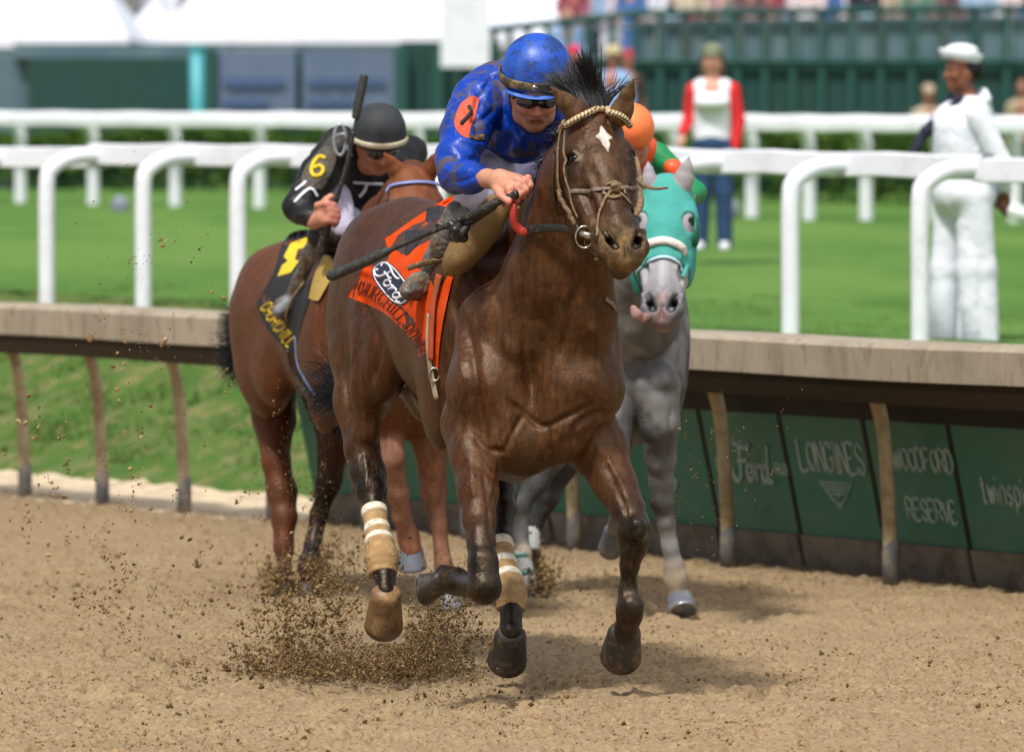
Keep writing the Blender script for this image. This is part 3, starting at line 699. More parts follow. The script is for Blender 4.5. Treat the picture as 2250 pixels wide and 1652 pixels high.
def head_axes(poll, nose, yaw):
    a = unit(nose-poll); b = np.array([math.cos(yaw), math.sin(yaw), 0]); b = unit(b-a*(b@a)); n = np.cross(b, a)
    if n[1] > 0: n = -n
    return a, b, n                       # down the face, to picture right, out of the face
def horse_head(f, H, cols, res=1.0, S=1.0):
    """H(u,v,w): along the face, to picture right, out of the face (metres)"""
    A = H.A; e = lambda u, v, w_, r, k=.03, c=None, op='u': f.ell(H(u, v, w_), np.array(r)*S, A, k, c, op)
    cp = lambda p, q, ra, rb, k=.03, c=None, op='u': f.cap(H(*p), H(*q), ra*S, rb*S, k, c, op)
    c, cd_, cm = cols
    e(.10, 0, -.10, (.14, .108, .10), .04, c)
    cp((.04, 0, -.07), (.19, 0, -.075), .086, .092, .04, c)
    cp((.20, 0, -.075), (.44, 0, -.062), .080, .052, .04, c)
    cp((.18, 0, -.03), (.47, 0, -.024), .034, .026, .03, c)
    for sg in (-1, 1):
        e(.150, sg*.090, -.050, (.055, .030, .040), .03, c)           # brow
        e(.205, sg*.084, -.075, (.04, .028, .035), .03, cd_)
        e(.235, sg*.070, -.170, (.13, .042, .115), .04, c)           # cheek
        cp((.25, sg*.088, -.095), (.40, sg*.055, -.085), .012, .010, .025, c)   # facial crest
        cp((.28, sg*.062, -.20), (.50, sg*.040, -.115), .036, .028, .03, c); cp((.26, sg*.07, -.12), (.46, sg*.045, -.085), .034, .030, .03, c)
        cp((.40, sg*.045, -.06), (.50, sg*.05, -.045), .022, .024, .03, c)
        cp((.25, sg*.060, -.030), (.38, sg*.046, -.028), .010, .008, .02, c)
        f.cap(H(.30, sg*.076, -.055), H(.42, sg*.062, -.055), .012*S, .010*S, .03, None, 'd')
    cp((.46, 0, -.055), (.565, 0, -.05), .052, .050, .03, cm)
    for sg in (-1, 1):
        cp((.515, sg*.034, -.018), (.56, sg*.052, -.035), .026, .030, .02, cm)
        cp((.56, sg*.05, -.035), (.59, sg*.035, -.05), .030, .024, .02, cm)
    e(.592, 0, -.065, (.034, .052, .036), .022, cm)                    # upper lip
    e(.560, 0, -.116, (.042, .040, .030), .018, cm)                   # lower lip, chin
    cp((.50, 0, -.125), (.57, 0, -.125), .034, .030, .03, cd_)
    for sg in (-1, 1):
        f.cap(H(.508, sg*.060, .0), H(.568, sg*.036, -.002), .013*S, .019*S, .008, None, 'd'); cp((.50, sg*.074, -.022), (.565, sg*.062, -.030), .010, .013, .012, cm); cp((.565, sg*.062, -.030), (.592, sg*.040, -.026), .013, .010, .012, cm)
        f.cap(H(.545, sg*.050, .0), H(.535, sg*.040, -.05), .015*S, .010*S, .008, None, 'd')
        f.ell(H(.170, sg*.102, -.034), np.array((.027, .018, .022))*S, A, .008, None, 'd')
        f.cap(H(.146, sg*.104, -.040), H(.152, sg*.092, -.018), .008*S, .008*S, .010, cd_)
        f.cap(H(.192, sg*.104, -.040), H(.190, sg*.092, -.022), .006*S, .006*S, .010, cd_)
        f.cap(H(.59, sg*.06, -.088), H(.53, sg*.075, -.088), .004*S, .003*S, .008, None, 'd')
    f.cap(H(.607, -.04, -.094), H(.607, .04, -.094), .004*S, .004*S, .008, None, 'd')
    f.cap(H(.56, 0, -.008), H(.605, 0, -.022), .003*S, .003*S, .02, None, 'd')
class HeadFrame:
    def __init__(s, poll, nose, yaw, S=1.0): s.o = poll; s.a, s.b, s.n = head_axes(poll, nose, yaw); s.A = np.array([s.a, s.b, s.n]); s.S = S
    def __call__(s, u, v, w_): return s.o+(s.a*u+s.b*v+s.n*w_)*s.S
def ear(f, b0, b1, tip, r, col, hollow):
    m_ = (b0+b1)/2; mid = m_*.45+tip*.55; ax = unit(tip-m_); n = unit(np.cross(ax, b1-b0))
    f.cap(m_, m_*.7+mid*.3, r*1.05, r*.98, .02, col, 'u', (n, 1.25)); f.cap(m_*.7+mid*.3, mid, r*.98, r*.68, .012, col, 'u', (n, 1.5)); f.cap(mid, tip, r*.68, .003, .01, col, 'u', (n, 1.6))
    if hollow is not None: f.cap(m_*.6+mid*.4+hollow, mid*.45+tip*.55+hollow, r*.55, .004, .01, None, 'd')

C0 = P(1180, 760, 20.3); L1, A1 = frame(C0, .33, -.944)
bay = thing('racehorse', P(1150, 1540, 20.4)*[1, 1, 0], 'dark bay racehorse with a white star, galloping in the lead under the blue jockey', 'horse')
f = Fig(.0065); c, cdk = BAY, BAYD
# trunk
f.ell(L1(.16, 0, 1.10), (.30, .245, .37), A1, .08, c)
f.ell(L1(.60, 0, 1.24), (.52, .305, .36), tilt(A1, -.12), .10, c)
f.ell(L1(1.02, 0, 1.33), (.42, .245, .27), A1, .10, c)
f.ell(L1(1.34, 0, 1.40), (.36, .215, .265), A1, .10, c)
for sg in (1, -1):
    f.ell(L1(1.40, sg*.135, 1.26), (.27, .13, .34), tilt(A1, .2), .08, c)
    f.ell(L1(1.50, sg*.115, 1.14), (.17, .12, .30), A1, .08, c)
    f.ell(L1(1.12, sg*.19, 1.10), (.16, .075, .17), tilt(A1, .5), .07, c)      # stifle
    f.ell(L1(.28, sg*.225, 1.17), (.19, .085, .38), tilt(A1, -.30), .07, c)     # shoulder blade
f.cap(L1(.35, 0, 1.52), L1(.75, 0, 1.50), .09, .10, .08, c)                     # withers
# pectorals: left and right masses with the crease between
f.chain([(1075, 850, 20.05, 88), (1115, 960, 20.02, 72)], .05, c)
f.chain([(1265, 850, 20.02, 92), (1230, 950, 20.02, 72)], .05, c)
f.chain([(1100, 720, 20.15, 100), (1080, 850, 20.1, 90)], .06, c)
f.chain([(1290, 740, 20.12, 75), (1300, 860, 20.05, 72)], .05, c)
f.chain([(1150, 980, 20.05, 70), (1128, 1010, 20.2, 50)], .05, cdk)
f.chain([(1035, 930, 20.15, 62), (1090, 990, 20.1, 62)], .04, c)
# neck
f.chain([(1305, 300, 19.78, 66), (1268, 400, 19.86, 78), (1246, 500, 19.95, 94), (1228, 600, 20.02, 112), (1200, 700, 20.12, 135)], .06, c)
f.chain([(1285, 262, 19.90, 42), (1240, 370, 20.1, 40), (1204, 470, 20.35, 48), (1150, 540, 20.55, 72)], .06, c)
f.chain([(1300, 560, 19.85, 50), (1290, 690, 19.95, 60), (1265, 800, 20.02, 60)], .05, c)
f.chain([(1165, 640, 19.98, 30), (1130, 760, 19.98, 24)], .05, c)
# front legs
f.chain([(1260, 905, 20.15, 84), (1315, 985, 20.1, 64), (1349, 1060, 20.03, 47), (1378, 1118, 19.97, 38)], .03, cols=[c, c, srgb(64, 37, 24)])
f.chain([(1378, 1118, 19.97, 35), (1392, 1160, 19.93, 36), (1391, 1200, 19.94, 30), (1384, 1240, 19.95, 20), (1380, 1295, 19.97, 19), (1385, 1333, 19.95, 28), (1383, 1350, 19.96, 27), (1375, 1385, 20.02, 26)], .018, BLK)
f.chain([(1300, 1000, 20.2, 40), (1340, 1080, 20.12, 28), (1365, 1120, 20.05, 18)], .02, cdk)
f.cap(P(1400, 1155, 19.88), P(1402, 1172, 19.88), .028, .026, .02, BLK)
f.chain([(1040, 935, 20.1, 74), (1044, 1000, 20.0, 54), (1049, 1080, 19.9, 43), (1053, 1140, 19.84, 35), (1057, 1190, 19.8, 31)], .03, cols=[c, c, c, srgb(56, 36, 25)])
f.chain([(1030, 1000, 20.05, 32), (1030, 1090, 19.95, 22)], .025, c)
f.chain([(1057, 1190, 19.8, 30), (1061, 1235, 19.75, 32), (1064, 1288, 19.72, 37)], .02, BLK)
f.ell(P(1064, 1296, 19.73), (.053, .053, .046), None, .02, BLK)
f.chain([(1060, 1288, 19.74, 32), (1030, 1285, 19.93, 24), (1006, 1278, 20.05, 29), (985, 1276, 20.06, 27)], .018, BLK)
f.chain([(1006, 1262, 20.08, 18), (975, 1262, 20.10, 20)], .012, BLK)
# hind legs
f.chain([(800, 640, 21.75, 62), (792, 780, 21.6, 58), (787, 880, 21.5, 50), (795, 985, 21.4, 38)], .05, c)
f.chain([(835, 700, 21.4, 60), (812, 860, 21.35, 38), (806, 950, 21.35, 26)], .05, c)
f.chain([(795, 985, 21.4, 38), (808, 1040, 21.35, 38), (815, 1080, 21.3, 33), (822, 1115, 21.25, 21), (830, 1180, 21.15, 19), (840, 1222, 21.08, 26), (845, 1262, 21.04, 21), (848, 1300, 21.0, 25)], .02, cols=[cdk]+[BLK]*6)
f.chain([(775, 1020, 21.5, 16), (790, 1070, 21.45, 18)], .02, BLK)
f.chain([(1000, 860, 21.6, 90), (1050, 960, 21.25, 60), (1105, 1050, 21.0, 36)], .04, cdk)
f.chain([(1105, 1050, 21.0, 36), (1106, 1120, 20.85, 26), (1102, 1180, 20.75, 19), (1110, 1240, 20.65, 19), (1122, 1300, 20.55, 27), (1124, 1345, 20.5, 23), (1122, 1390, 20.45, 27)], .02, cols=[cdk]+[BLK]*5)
BAYREL = [([(1118, 878), (1150, 902), (1190, 936), (1240, 918), (1300, 888)], 7, -.012), ([(1108, 992), (1130, 945), (1153, 908)], 7, -.010),
 ([(1203, 938), (1208, 1000)], 7, -.009), ([(1040, 955), (1070, 985), (1110, 992)], 8, -.010), ([(1145, 640), (1150, 700), (1156, 790)], 11, -.012),
 ([(1262, 640), (1248, 700), (1232, 790)], 11, -.012), ([(985, 640), (1030, 740), (1048, 850), (1058, 945)], 13, -.014), ([(1250, 985), (1262, 940), (1300, 915), (1345, 905)], 9, -.012),
 ([(1150, 830), (1120, 760), (1100, 680)], 16, .006), ([(1300, 860), (1310, 780), (1300, 700)], 22, .008), ([(1130, 930), (1090, 890), (1075, 830)], 20, .008), ([(1230, 960), (1265, 930)], 18, .008),
 ([(790, 640), (812, 700), (828, 751), (822, 800), (812, 850)], 10, -.018), ([(775, 700), (770, 780), (790, 860)], 18, .008), ([(752, 760), (760, 850), (775, 930)], 9, -.006),
 ([(1062, 1040), (1072, 1100), (1078, 1180)], 6, -.006), ([(1035, 1010), (1038, 1100)], 9, .005), ([(1330, 1010), (1362, 1085), (1380, 1135)], 6, -.007), ([(1300, 960), (1345, 1030), (1385, 1100)], 10, .006),
 ([(860, 620), (850, 680), (870, 740), (920, 800)], 14, -.008), ([(1000, 700), (1010, 800), (1000, 900)], 12, .006), ([(970, 760), (985, 860), (1000, 930)], 7, -.005),
 ([(1385, 1205), (1378, 1260), (1378, 1310)], 4, -.004), ([(1160, 560), (1150, 620)], 10, -.008), ([(1060, 600), (1100, 680), (1120, 760)], 9, -.006)]
VEINS = [([(1010, 780), (1022, 850), (1012, 900), (1030, 950)], 2.6, .0035), ([(1090, 1000), (1082, 1060), (1070, 1120)], 2.6, .0035), ([(1340, 1010), (1352, 1060), (1378, 1100)], 2.6, .004), ([(1290, 820), (1310, 860), (1335, 880)], 2.6, .003),
 ([(1110, 930), (1090, 960), (1100, 990)], 2.6, .003), ([(1275, 470), (1262, 540), (1255, 600)], 5, .004), ([(760, 720), (780, 760), (775, 820), (790, 860)], 2.8, .0035), ([(1366, 1205), (1370, 1260), (1368, 1310)], 3, .004), ([(1395, 1210), (1392, 1260), (1394, 1310)], 3, .004),
 ([(1048, 1200), (1046, 1240)], 3, .003), ([(800, 990), (806, 1040), (800, 1080)], 4, .004), ([(826, 1000), (832, 1050)], 4, .004), ([(930, 700), (925, 760), (940, 820)], 3, .003), ([(1370, 1165), (1392, 1180), (1412, 1165)], 5, .005), ([(1375, 1195), (1395, 1202)], 4, -.004), ([(1045, 1262), (1065, 1255), (1085, 1265)], 4, -.004)]
BAYREL = [(a_, b_*.9, c_*1.1) for a_, b_, c_ in BAYREL]+VEINS
def wobble(V, N): return (fbm(V*7, 3)-.5)*.011+(fbm(V*22+3, 2)-.5)*.0030
# head
H1 = HeadFrame(P(1304, 250, 19.74), P(1376, 536, 19.37), math.radians(11))
bayhead = (srgb(56, 30, 18), srgb(32, 21, 15), srgb(58, 44, 32))
fh = Fig(.0036); horse_head(fh, H1, bayhead)
earc = srgb(70, 44, 34)
ear(fh, P(1258, 275, 19.72), P(1300, 245, 19.74), P(1209, 191, 19.66), .042, earc, None)
ear(fh, P(1345, 246, 19.70), P(1380, 262, 19.72), P(1393, 172, 19.66), .037, earc, None)
fh.chain([(1306, 290, 19.82, 58), (1290, 360, 19.9, 66)], .04, c)
def bay_paint(V, C):
    x, y = px_of(V); n1 = fbm(V*9, 4); n2 = fbm(V*3.1+4, 3)
    d = V[:, 1]
    # dried mud on chest, forearms and face
    m_ = np.clip((n1-.44)*7, 0, 1)*np.clip((n2-.36)*6, 0, 1)
    chest = np.exp(-(np.maximum(np.abs(x-1225)-95, 0)/60)**2-(np.maximum(np.abs(y-830)-150, 0)/80)**2)*(d < 20.4)*(1-np.clip((1060-x)/40, 0, 1))
    isf = (d < 19.8) & (y < 640); face = np.exp(-((y-530)/110)**2)*isf; n3 = fbm(V*38+2, 3); fm = isf*np.clip((n3-.50)*7, 0, 1)*(.35+.5*np.clip((n1-.42)*5, 0, 1))
    st_ = fbm(V*np.array((34, 34, 6.5)), 3); dr = np.clip((st_-.46)*7, 0, 1)
    k = np.clip(m_*.35+(d < 20.6)*(y > 560)*dr*.38+(d > 20.6)*dr*.12+chest*(.38+.45*m_+.25*dr)+face*.6*m_+fm, 0, .85)
    blk = (C.sum(1) < .08)
    k = np.where(blk, k*.22, k)
    C = C*(1-k[:, None])+np.array(DUST)*k[:, None]
    # white star on the forehead, placed in the head's own frame
    q = (V-H1.o)/H1.S; u = q@H1.a; v = q@H1.b; w_ = q@H1.n
    du = (u-.118); dv = (v-.010); lobe = np.abs(dv)*(1.55)+np.where(du < 0, -du*1.0, du*.62)
    sv = np.clip((.041+.006*np.cos(4*np.arctan2(dv, du))-lobe-.012*(fbm(V*90, 2)-.5))/.005, 0, 1)*(w_ > -.06); C = C*(1-sv[:, None])+np.array(srgb(214, 200, 188))*sv[:, None]
    ey = np.exp(-(((u-.175)/.035)**2+((np.abs(v)-.11)/.03)**2)); C = C*(1-.6*ey[:, None])
    for sg in (-1, 1):
        a = np.array([.508, sg*.060]); b = np.array([.568, sg*.036]); ab = b-a
        t = np.clip(((u-a[0])*ab[0]+(v-a[1])*ab[1])/(ab@ab), 0, 1); dn = np.hypot(u-a[0]-t*ab[0], v-a[1]-t*ab[1])
        C[(dn < .010+.006*t) & (w_ < -.004) & (w_ > -.06)] = srgb(16, 10, 9)
    return C
body = f.mesh('body', m_coat, bay, colfn=bay_paint, default=c, dispfn=relief(BAYREL, wobble))
f.bv = f.bvh()
hd = fh.mesh('head', m_coat, bay, colfn=bay_paint, default=bayhead[0], tau=.01)
fh.bv = fh.bvh()
for sg in (-1, 1):
    mb = MB(); mb.sphere(H1(.170, sg*.085, -.036), (.0245, .0245, .0245), 16, 10); mb.obj('eye', m_eye, bay)
hoof(bay, P(1372, 1388, 20.05), P(1364, 1430, 20.15), RM(45, 20), front=(.0, -.7, -.7))
hoof(bay, P(975, 1277, 20.06), P(936, 1281, 20.10), RM(37, 20), front=(-.1, -.5, -.9))
hoof(bay, P(848, 1306, 20.98), P(843, 1366, 21.08), RM(42, 21), front=(0, -.7, -.7), m=mat('tan_hoof', srgb(132, 98, 62), .5, var=[(14, 4, .5, .62, srgb(176, 142, 98), .7), (40, 3, .55, .64, srgb(80, 62, 46), .6)]), lab='pale tan hoof')
hoof(bay, P(1122, 1394, 20.44), P(1114, 1442, 20.53), RM(43, 20.4), front=(0, -.7, -.7))
def wrap(parent, path, stripes):
    mb = MB(); pts = [P(*p[:3]) for p in path]; rr = [RM(p[3]+3, p[2]) for p in path]; cm = catmull([np.append(a, b) for a, b in zip(pts, rr)], 40)
    mb.tube([q[:3] for q in cm], [q[3]*(1+.02*math.sin(i*1.7)) for i, q in enumerate(cm)], 20); o = mb.obj('leg_bandage', m_tanwrap, parent)
    for i0, i1 in stripes:
        mb = MB(); mb.tube([q[:3] for q in cm[i0:i1]], [q[3]*1.07 for q in cm[i0:i1]], 20); sub_fix(mb.obj('stripe', m_whitewrap), o)
wrap(bay, [(822, 1120, 21.25, 24), (829, 1165, 21.18, 24), (835, 1200, 21.12, 29), (840, 1228, 21.08, 34), (842, 1262, 21.05, 28)], [(0, 4), (8, 12), (15, 19)])
wrap(bay, [(1101, 1190, 20.74, 22), (1109, 1240, 20.66, 23), (1119, 1285, 20.58, 31), (1123, 1310, 20.54, 33), (1122, 1340, 20.52, 28)], [(0, 4), (8, 12), (15, 19)])
# ------------------------------------------------------------------ laying straps, cloths and letters on a figure
CAMV = Vector((0, 0, CAMZ))
def cast(bvs, x, y):
    d = Vector(P(x, y, 20.0))-CAMV; d.normalize(); best = None
    for b in bvs:
        h = b.ray_cast(CAMV, d)
        if h[0] is not None and (best is None or h[3] < best[3]): best = h
    return (np.array(best[0]), np.array(best[1])) if best else None
def lay(bvs, pts, off=.006, n=None, dmin=None):
    """picture points -> points lying on the figure (missed ones keep the neighbours' distance)"""
    q = catmull([np.array(p[:2], float) for p in pts], n or max(8, 6*len(pts))); hits = [cast(bvs, *p) for p in q]
    ok = [i for i, h in enumerate(hits) if h is not None]
    if not ok: return [P(p[0], p[1], 20.0) for p in q], [np.array([0, -1., 0])]*len(q)
    out = []; nn = []
    for i, h in enumerate(hits):
        if h is None:
            j = min(ok, key=lambda k: abs(k-i)); d = hits[j][0][1]; out.append(P(q[i][0], q[i][1], d)); nn.append(hits[j][1])
        else: out.append(h[0]+h[1]*off); nn.append(h[1])
    ds = np.array([o[1] for o in out]); sm = ds.copy()           # even out jumps in distance
    for _ in range(2): sm[1:-1] = (sm[:-2]+sm[1:-1]+sm[2:])/3
    out = [o*(m_/o[1])+np.array([0, 0, CAMZ*(1-m_/o[1])]) for o, m_ in zip(out, sm)]
    nn = [unit(sum(nn[max(0, i-2):i+3])) for i in range(len(nn))]
    return out, nn
def strap(name, bvs, pts, wpx, m, parent, off=.007, th=.4, n=None, label=None):
    q, nn = lay(bvs, pts, off, n); r = RM(wpx/2, 20.0); mb = MB()
    mb.tube(q, r, 8, flat=(1, th), up=np.array(nn)); o = mb.obj(name, m, parent)
    if label: o['label'] = label
    return o
def free_strap(name, pts, wpx, m, parent, th=.35, n=None, up=(0, -1, 0)):
    q = catmull([P(*p[:3]) for p in pts], n or 7*len(pts)); mb = MB(); mb.tube(q, [RM(w_/2, 20) for w_ in np.interp(np.linspace(0, 1, len(q)), np.linspace(0, 1, len(pts)), [p[3] if len(p) > 3 else wpx for p in pts])], 10, flat=(1, th), up=np.array(up, float)); return mb.obj(name, m, parent)
class Patch:
    """cloth given by rows of picture points; uv -> picture -> surface of the figure, with folds"""
    def __init__(s, rows, bvs, off=.012, dfall=20.8, fold=None, ease=6):
        s.rows = [catmull([np.array(p, float) for p in r_], 33) for r_ in rows]; s.nr = len(rows)
        s.N = 100; G = np.zeros((s.N+1, s.N+1, 3)); D = np.full((s.N+1, s.N+1), np.nan)
        for i in range(s.N+1):
            col = catmull([r_[0] for r_ in s.rows], 2) if False else None
            for j in range(s.N+1):
                G[i, j, :2] = s.pix(i/s.N, j/s.N); h = cast(bvs, *G[i, j, :2])
                if h is not None: D[i, j] = (h[0]+h[1]*off)[1]
        for _ in range(80):                     # grow over the missed points
            bad = np.isnan(D)
            if not bad.any(): break
            if bad.all(): D[:] = dfall; break
            Dp = np.pad(D, 1, constant_values=np.nan); st = np.stack([Dp[:-2, 1:-1], Dp[2:, 1:-1], Dp[1:-1, :-2], Dp[1:-1, 2:]])
            with np.errstate(all='ignore'): mn = np.nanmean(st, 0)
            D[bad] = mn[bad]
        for _ in range(ease):
            Dp = np.pad(D, 1, mode='edge'); av = (Dp[:-2, 1:-1]+Dp[2:, 1:-1]+Dp[1:-1, :-2]+Dp[1:-1, 2:])/4; D = np.minimum(D, av*.75+D*.25)
        if fold is not None:
            u, v = np.meshgrid(np.linspace(0, 1, s.N+1), np.linspace(0, 1, s.N+1), indexing='ij'); D = D-fold(u, v)
        s.D = D; s.G = G[:, :, :2].reshape(-1, 2)
    def pix(s, u, v):
        x = v*(len(s.rows[0])-1); j = min(int(x), len(s.rows[0])-2); f = x-j
        c = [r_[j]*(1-f)+r_[j+1]*f for r_ in s.rows]
        t = u*(s.nr-1); i = min(int(t), s.nr-2); g = t-i
        q = [2*c[0]-c[1]]+c+[2*c[-1]-c[-2]]; a, b, cc, d = q[i:i+4]
        return .5*((2*b)+(cc-a)*g+(2*a-5*b+4*cc-d)*g*g+(3*b-a-3*cc+d)*g**3)
    def at(s, u, v, lift=0.0):
        p = s.pix(min(max(u, 0), 1), min(max(v, 0), 1)); a = min(max(u, 0), 1)*s.N; b = min(max(v, 0), 1)*s.N
        i, j = min(int(a), s.N-1), min(int(b), s.N-1); a -= i; b -= j
        d = s.D[i, j]*(1-a)*(1-b)+s.D[i+1, j]*a*(1-b)+s.D[i, j+1]*(1-a)*b+s.D[i+1, j+1]*a*b
        return P(p[0], p[1], d-lift)
    def px(s, x, y, lift=0.0):
        d2 = ((s.G-np.array([x, y]))**2).sum(1); k = np.argpartition(d2, 6)[:6]; w_ = 1/(d2[k]+.05); d = (s.D.ravel()[k]*w_).sum()/w_.sum(); return P(x, y, d-lift)
    def cloth(s, name, m, parent, th=.004):
        n = s.N+1; V = [s.at(i/s.N, j/s.N) for i in range(n) for j in range(n)]; W = [v+np.array([0, th, 0]) for v in V]
        F = [(i*n+j, i*n+j+1, (i+1)*n+j+1, (i+1)*n+j) for i in range(n-1) for j in range(n-1)]; k = n*n
        F += [tuple(a+k for a in f_[::-1]) for f_ in F]
        rim = [(0*n+j, 0*n+j+1) for j in range(n-1)]+[(i*n+n-1, (i+1)*n+n-1) for i in range(n-1)]+[((n-1)*n+j+1, (n-1)*n+j) for j in range(n-2, -1, -1)]+[((i+1)*n, i*n) for i in range(n-2, -1, -1)]
        F += [(a, b, b+k, a+k) for a, b in rim]
        return mesh_obj(name, np.array(V+W), F, m, parent)
    def shape(s, name, poly, m, parent, lift=.003, side=None):
        """filled polygon in uv laid on the cloth"""
        bm = bmesh.new(); vs = [bm.verts.new((u, v, 0)) for u, v in poly]; bm.faces.new(vs)
        bmesh.ops.triangulate(bm, faces=bm.faces[:]); bmesh.ops.subdivide_edges(bm, edges=bm.edges[:], cuts=3, use_grid_fill=True)
        bmesh.ops.triangulate(bm, faces=bm.faces[:])
        for _ in range(3): bmesh.ops.subdivide_edges(bm, edges=[e for e in bm.edges if e.calc_length() > 5], cuts=1); bmesh.ops.triangulate(bm, faces=bm.faces[:])
        bmesh.ops.triangulate(bm, faces=bm.faces[:])
        V = [s.px(v.co.x, v.co.y, lift) for v in bm.verts]; bm.verts.index_update()
        F = [tuple(v.index for v in f_.verts) for f_ in bm.faces]; bm.free(); k = len(V)
        V = V+[v+np.array([0, lift*.9, 0]) for v in V]; F = F+[tuple(a+k for a in f_[::-1]) for f_ in F]
        return mesh_obj(name, np.array(V), F, m, parent, False)
    def strokes(s, name, sts, m, parent, r, lift=.004, flat=(1, .3)):
        mb = MB()
        for st in sts:
            q = catmull([np.array(p, float) for p in st], 6*len(st)) if len(st) > 2 else [np.array(st[0], float)*(1-t)+np.array(st[1], float)*t for t in np.linspace(0, 1, 6)]
            mb.tube([s.px(p[0], p[1], lift) for p in q], r, 6, flat=flat, up=np.array((0, -1., 0)))
        return mb.obj(name, m, parent)
def place(strokes, o, eu, ev):      # unit strokes -> uv: origin + x*eu + y*ev
    o, eu, ev = map(np.array, (o, eu, ev)); return [[o+x*eu+y*ev for x, y in st] for st in strokes]
def hair(name, roots, dirs, length, m, parent, r=.0011, curl=.25, grav=.4, seed=1, n=7, label=None, spread=.12, bend=(0, 0, 0), locks=0):
    """roots: list of points; dirs: start direction per root; a lock of thin strands"""
    R_ = np.random.default_rng(seed); V = []; F = []
    if locks:
        ctr = np.array(roots)[R_.integers(0, len(roots), locks)]; ld_ = R_.normal(size=(locks, 3))*spread*3.2; lb_ = R_.normal(size=(locks, 3))*curl*3; ll_ = R_.uniform(.7, 1.15, locks)
    for p, d in zip(roots, dirs):
        if locks: kk = int(np.argmin(((ctr-np.array(p))**2).sum(1)+R_.random(locks)*.0004)); d = np.array(d, float)+ld_[kk]+(ctr[kk]-np.array(p))*7
        p = np.array(p, float); d = unit(np.array(d, float)+R_.normal(size=3)*spread); L_ = length*R_.uniform(.78, 1.06)*(ll_[kk] if locks else 1); w_ = r*R_.uniform(.7, 1.4); side = unit(np.cross(d, (0.1, -1, .2))); wv = R_.normal(size=3)*curl+np.array(bend)+(lb_[kk] if locks else 0)
        k = len(V)
        for i in range(n):
            t = i/(n-1); ww = w_*(1-t)**.6+.0002; V.append(p-side*ww); V.append(p+side*ww)
            d = unit(d+wv/n*math.sin(2.2*t+1)-np.array([0, 0, grav/n])); p = p+d*L_/(n-1)
        F += [(k+2*i, k+2*i+1, k+2*i+3, k+2*i+2) for i in range(n-1)]
    o = mesh_obj(name, np.array(V), np.array(F), m, parent)
    if label: o['label'] = label
    return o

BV = [fh.bv, f.bv]
m_muddy = mat('muddy_leather', srgb(112, 90, 60), .8, var=[(40, 4, .46, .62, srgb(86, 66, 48), .7), (90, 3, .55, .66, srgb(176, 152, 112), .6)], bump=[(70, .35)])
m_grey = mat('scuffed_leather', srgb(120, 104, 92), .6, var=[(60, 4, .48, .6, srgb(66, 48, 44), .8)], bump=[(80, .3)])
m_blkl = mat('black_leather', srgb(28, 26, 25), .42, var=[(50, 4, .55, .7, srgb(92, 82, 66), .7)], bump=[(60, .2)])
m_sheep = mat('cream_braid', srgb(196, 176, 136), .85, var=[(40, 3, .5, .62, srgb(160, 130, 84), .7)], bump=[(90, .3)])
m_metal = mat('bit_metal', srgb(190, 186, 176), .3, metal=.9, var=[(50, 3, .5, .6, srgb(140, 110, 70), .6)])
m_rubber = mat('red_rubber_grip', srgb(170, 46, 36), .55, bump=[(200, .3)])
bridle = bay
# browband with braided binding
q, nn = lay(BV, [(1236, 290), (1248, 272), (1272, 256), (1306, 246), (1345, 247), (1368, 256), (1382, 276)], .010, 60)
mb = MB(); mb.tube(q, [.0105*(1+.06*math.sin(i*2.1)) for i in range(60)], 10); bb = mb.obj('browband', m_sheep, bay)
mb = MB()
for i in range(2, 57, 2):
    t_ = unit(q[i+1]-q[i-1]); mb.tube([q[i]-t_*.006+nn[i]*.011+np.cross(t_, nn[i])*.009*0, q[i]+nn[i]*.0125, q[i]+t_*.006+nn[i]*.009], .0014, 5)
    u_ = unit(np.cross(t_, nn[i])); mb.tube([q[i]+u_*.011+nn[i]*.004-t_*.004, q[i]+nn[i]*.0118, q[i]-u_*.011+nn[i]*.004+t_*.004], .0016, 5)
sub_fix(mb.obj('binding', m_blkl, bb), bb)
strap('cheek_strap', BV, [(1238, 288), (1231, 330), (1229, 375), (1230, 405), (1241, 440), (1262, 475), (1277, 505)], 7, m_muddy, bay, .010, .6)
strap('cheek_strap', BV, [(1246, 290), (1243, 340), (1246, 385), (1255, 418), (1262, 450), (1275, 478)], 6, m_muddy, bay, .009, .6)
strap('cheek_strap', BV, [(1222, 300), (1219, 360), (1218, 420), (1222, 450)], 4.5, m_blkl, bay, .006, .6)
for k in range(4):
    c_ = [(1236, 425), (1246, 446), (1258, 464), (1266, 482)][k]
    strap('knotted_strap', BV, [(c_[0]-6, c_[1]-10), (c_[0]+2, c_[1]), (c_[0]+5, c_[1]+10)], 12, m_muddy, bay, .015, .8)
strap('noseband', BV, [(1256, 421), (1290, 420), (1330, 417), (1360, 415), (1385, 414), (1404, 416)], 10, m_grey, bay, .006, .35, 40)
for pts in ([(1346, 416), (1330, 440), (1320, 465), (1315, 495), (1314, 520)], [(1352, 418), (1372, 436), (1388, 455), (1394, 470)], [(1332, 408), (1350, 402), (1366, 412), (1372, 428)], [(1326, 424), (1345, 436), (1362, 432)]):
    strap('figure_eight_strap', BV, pts, 7.5, m_muddy, bay, .006, .45)
q, nn = lay(BV, [(1338, 418), (1358, 418)], .012, 6)
mb = MB(); mb.sphere(q[3], (.018, .010, .018), 14, 8); mb.sphere(q[2]+[.004, -.006, .008], (.012, .008, .009), 10, 6); mb.obj('nose_knot', m_muddy, bay)
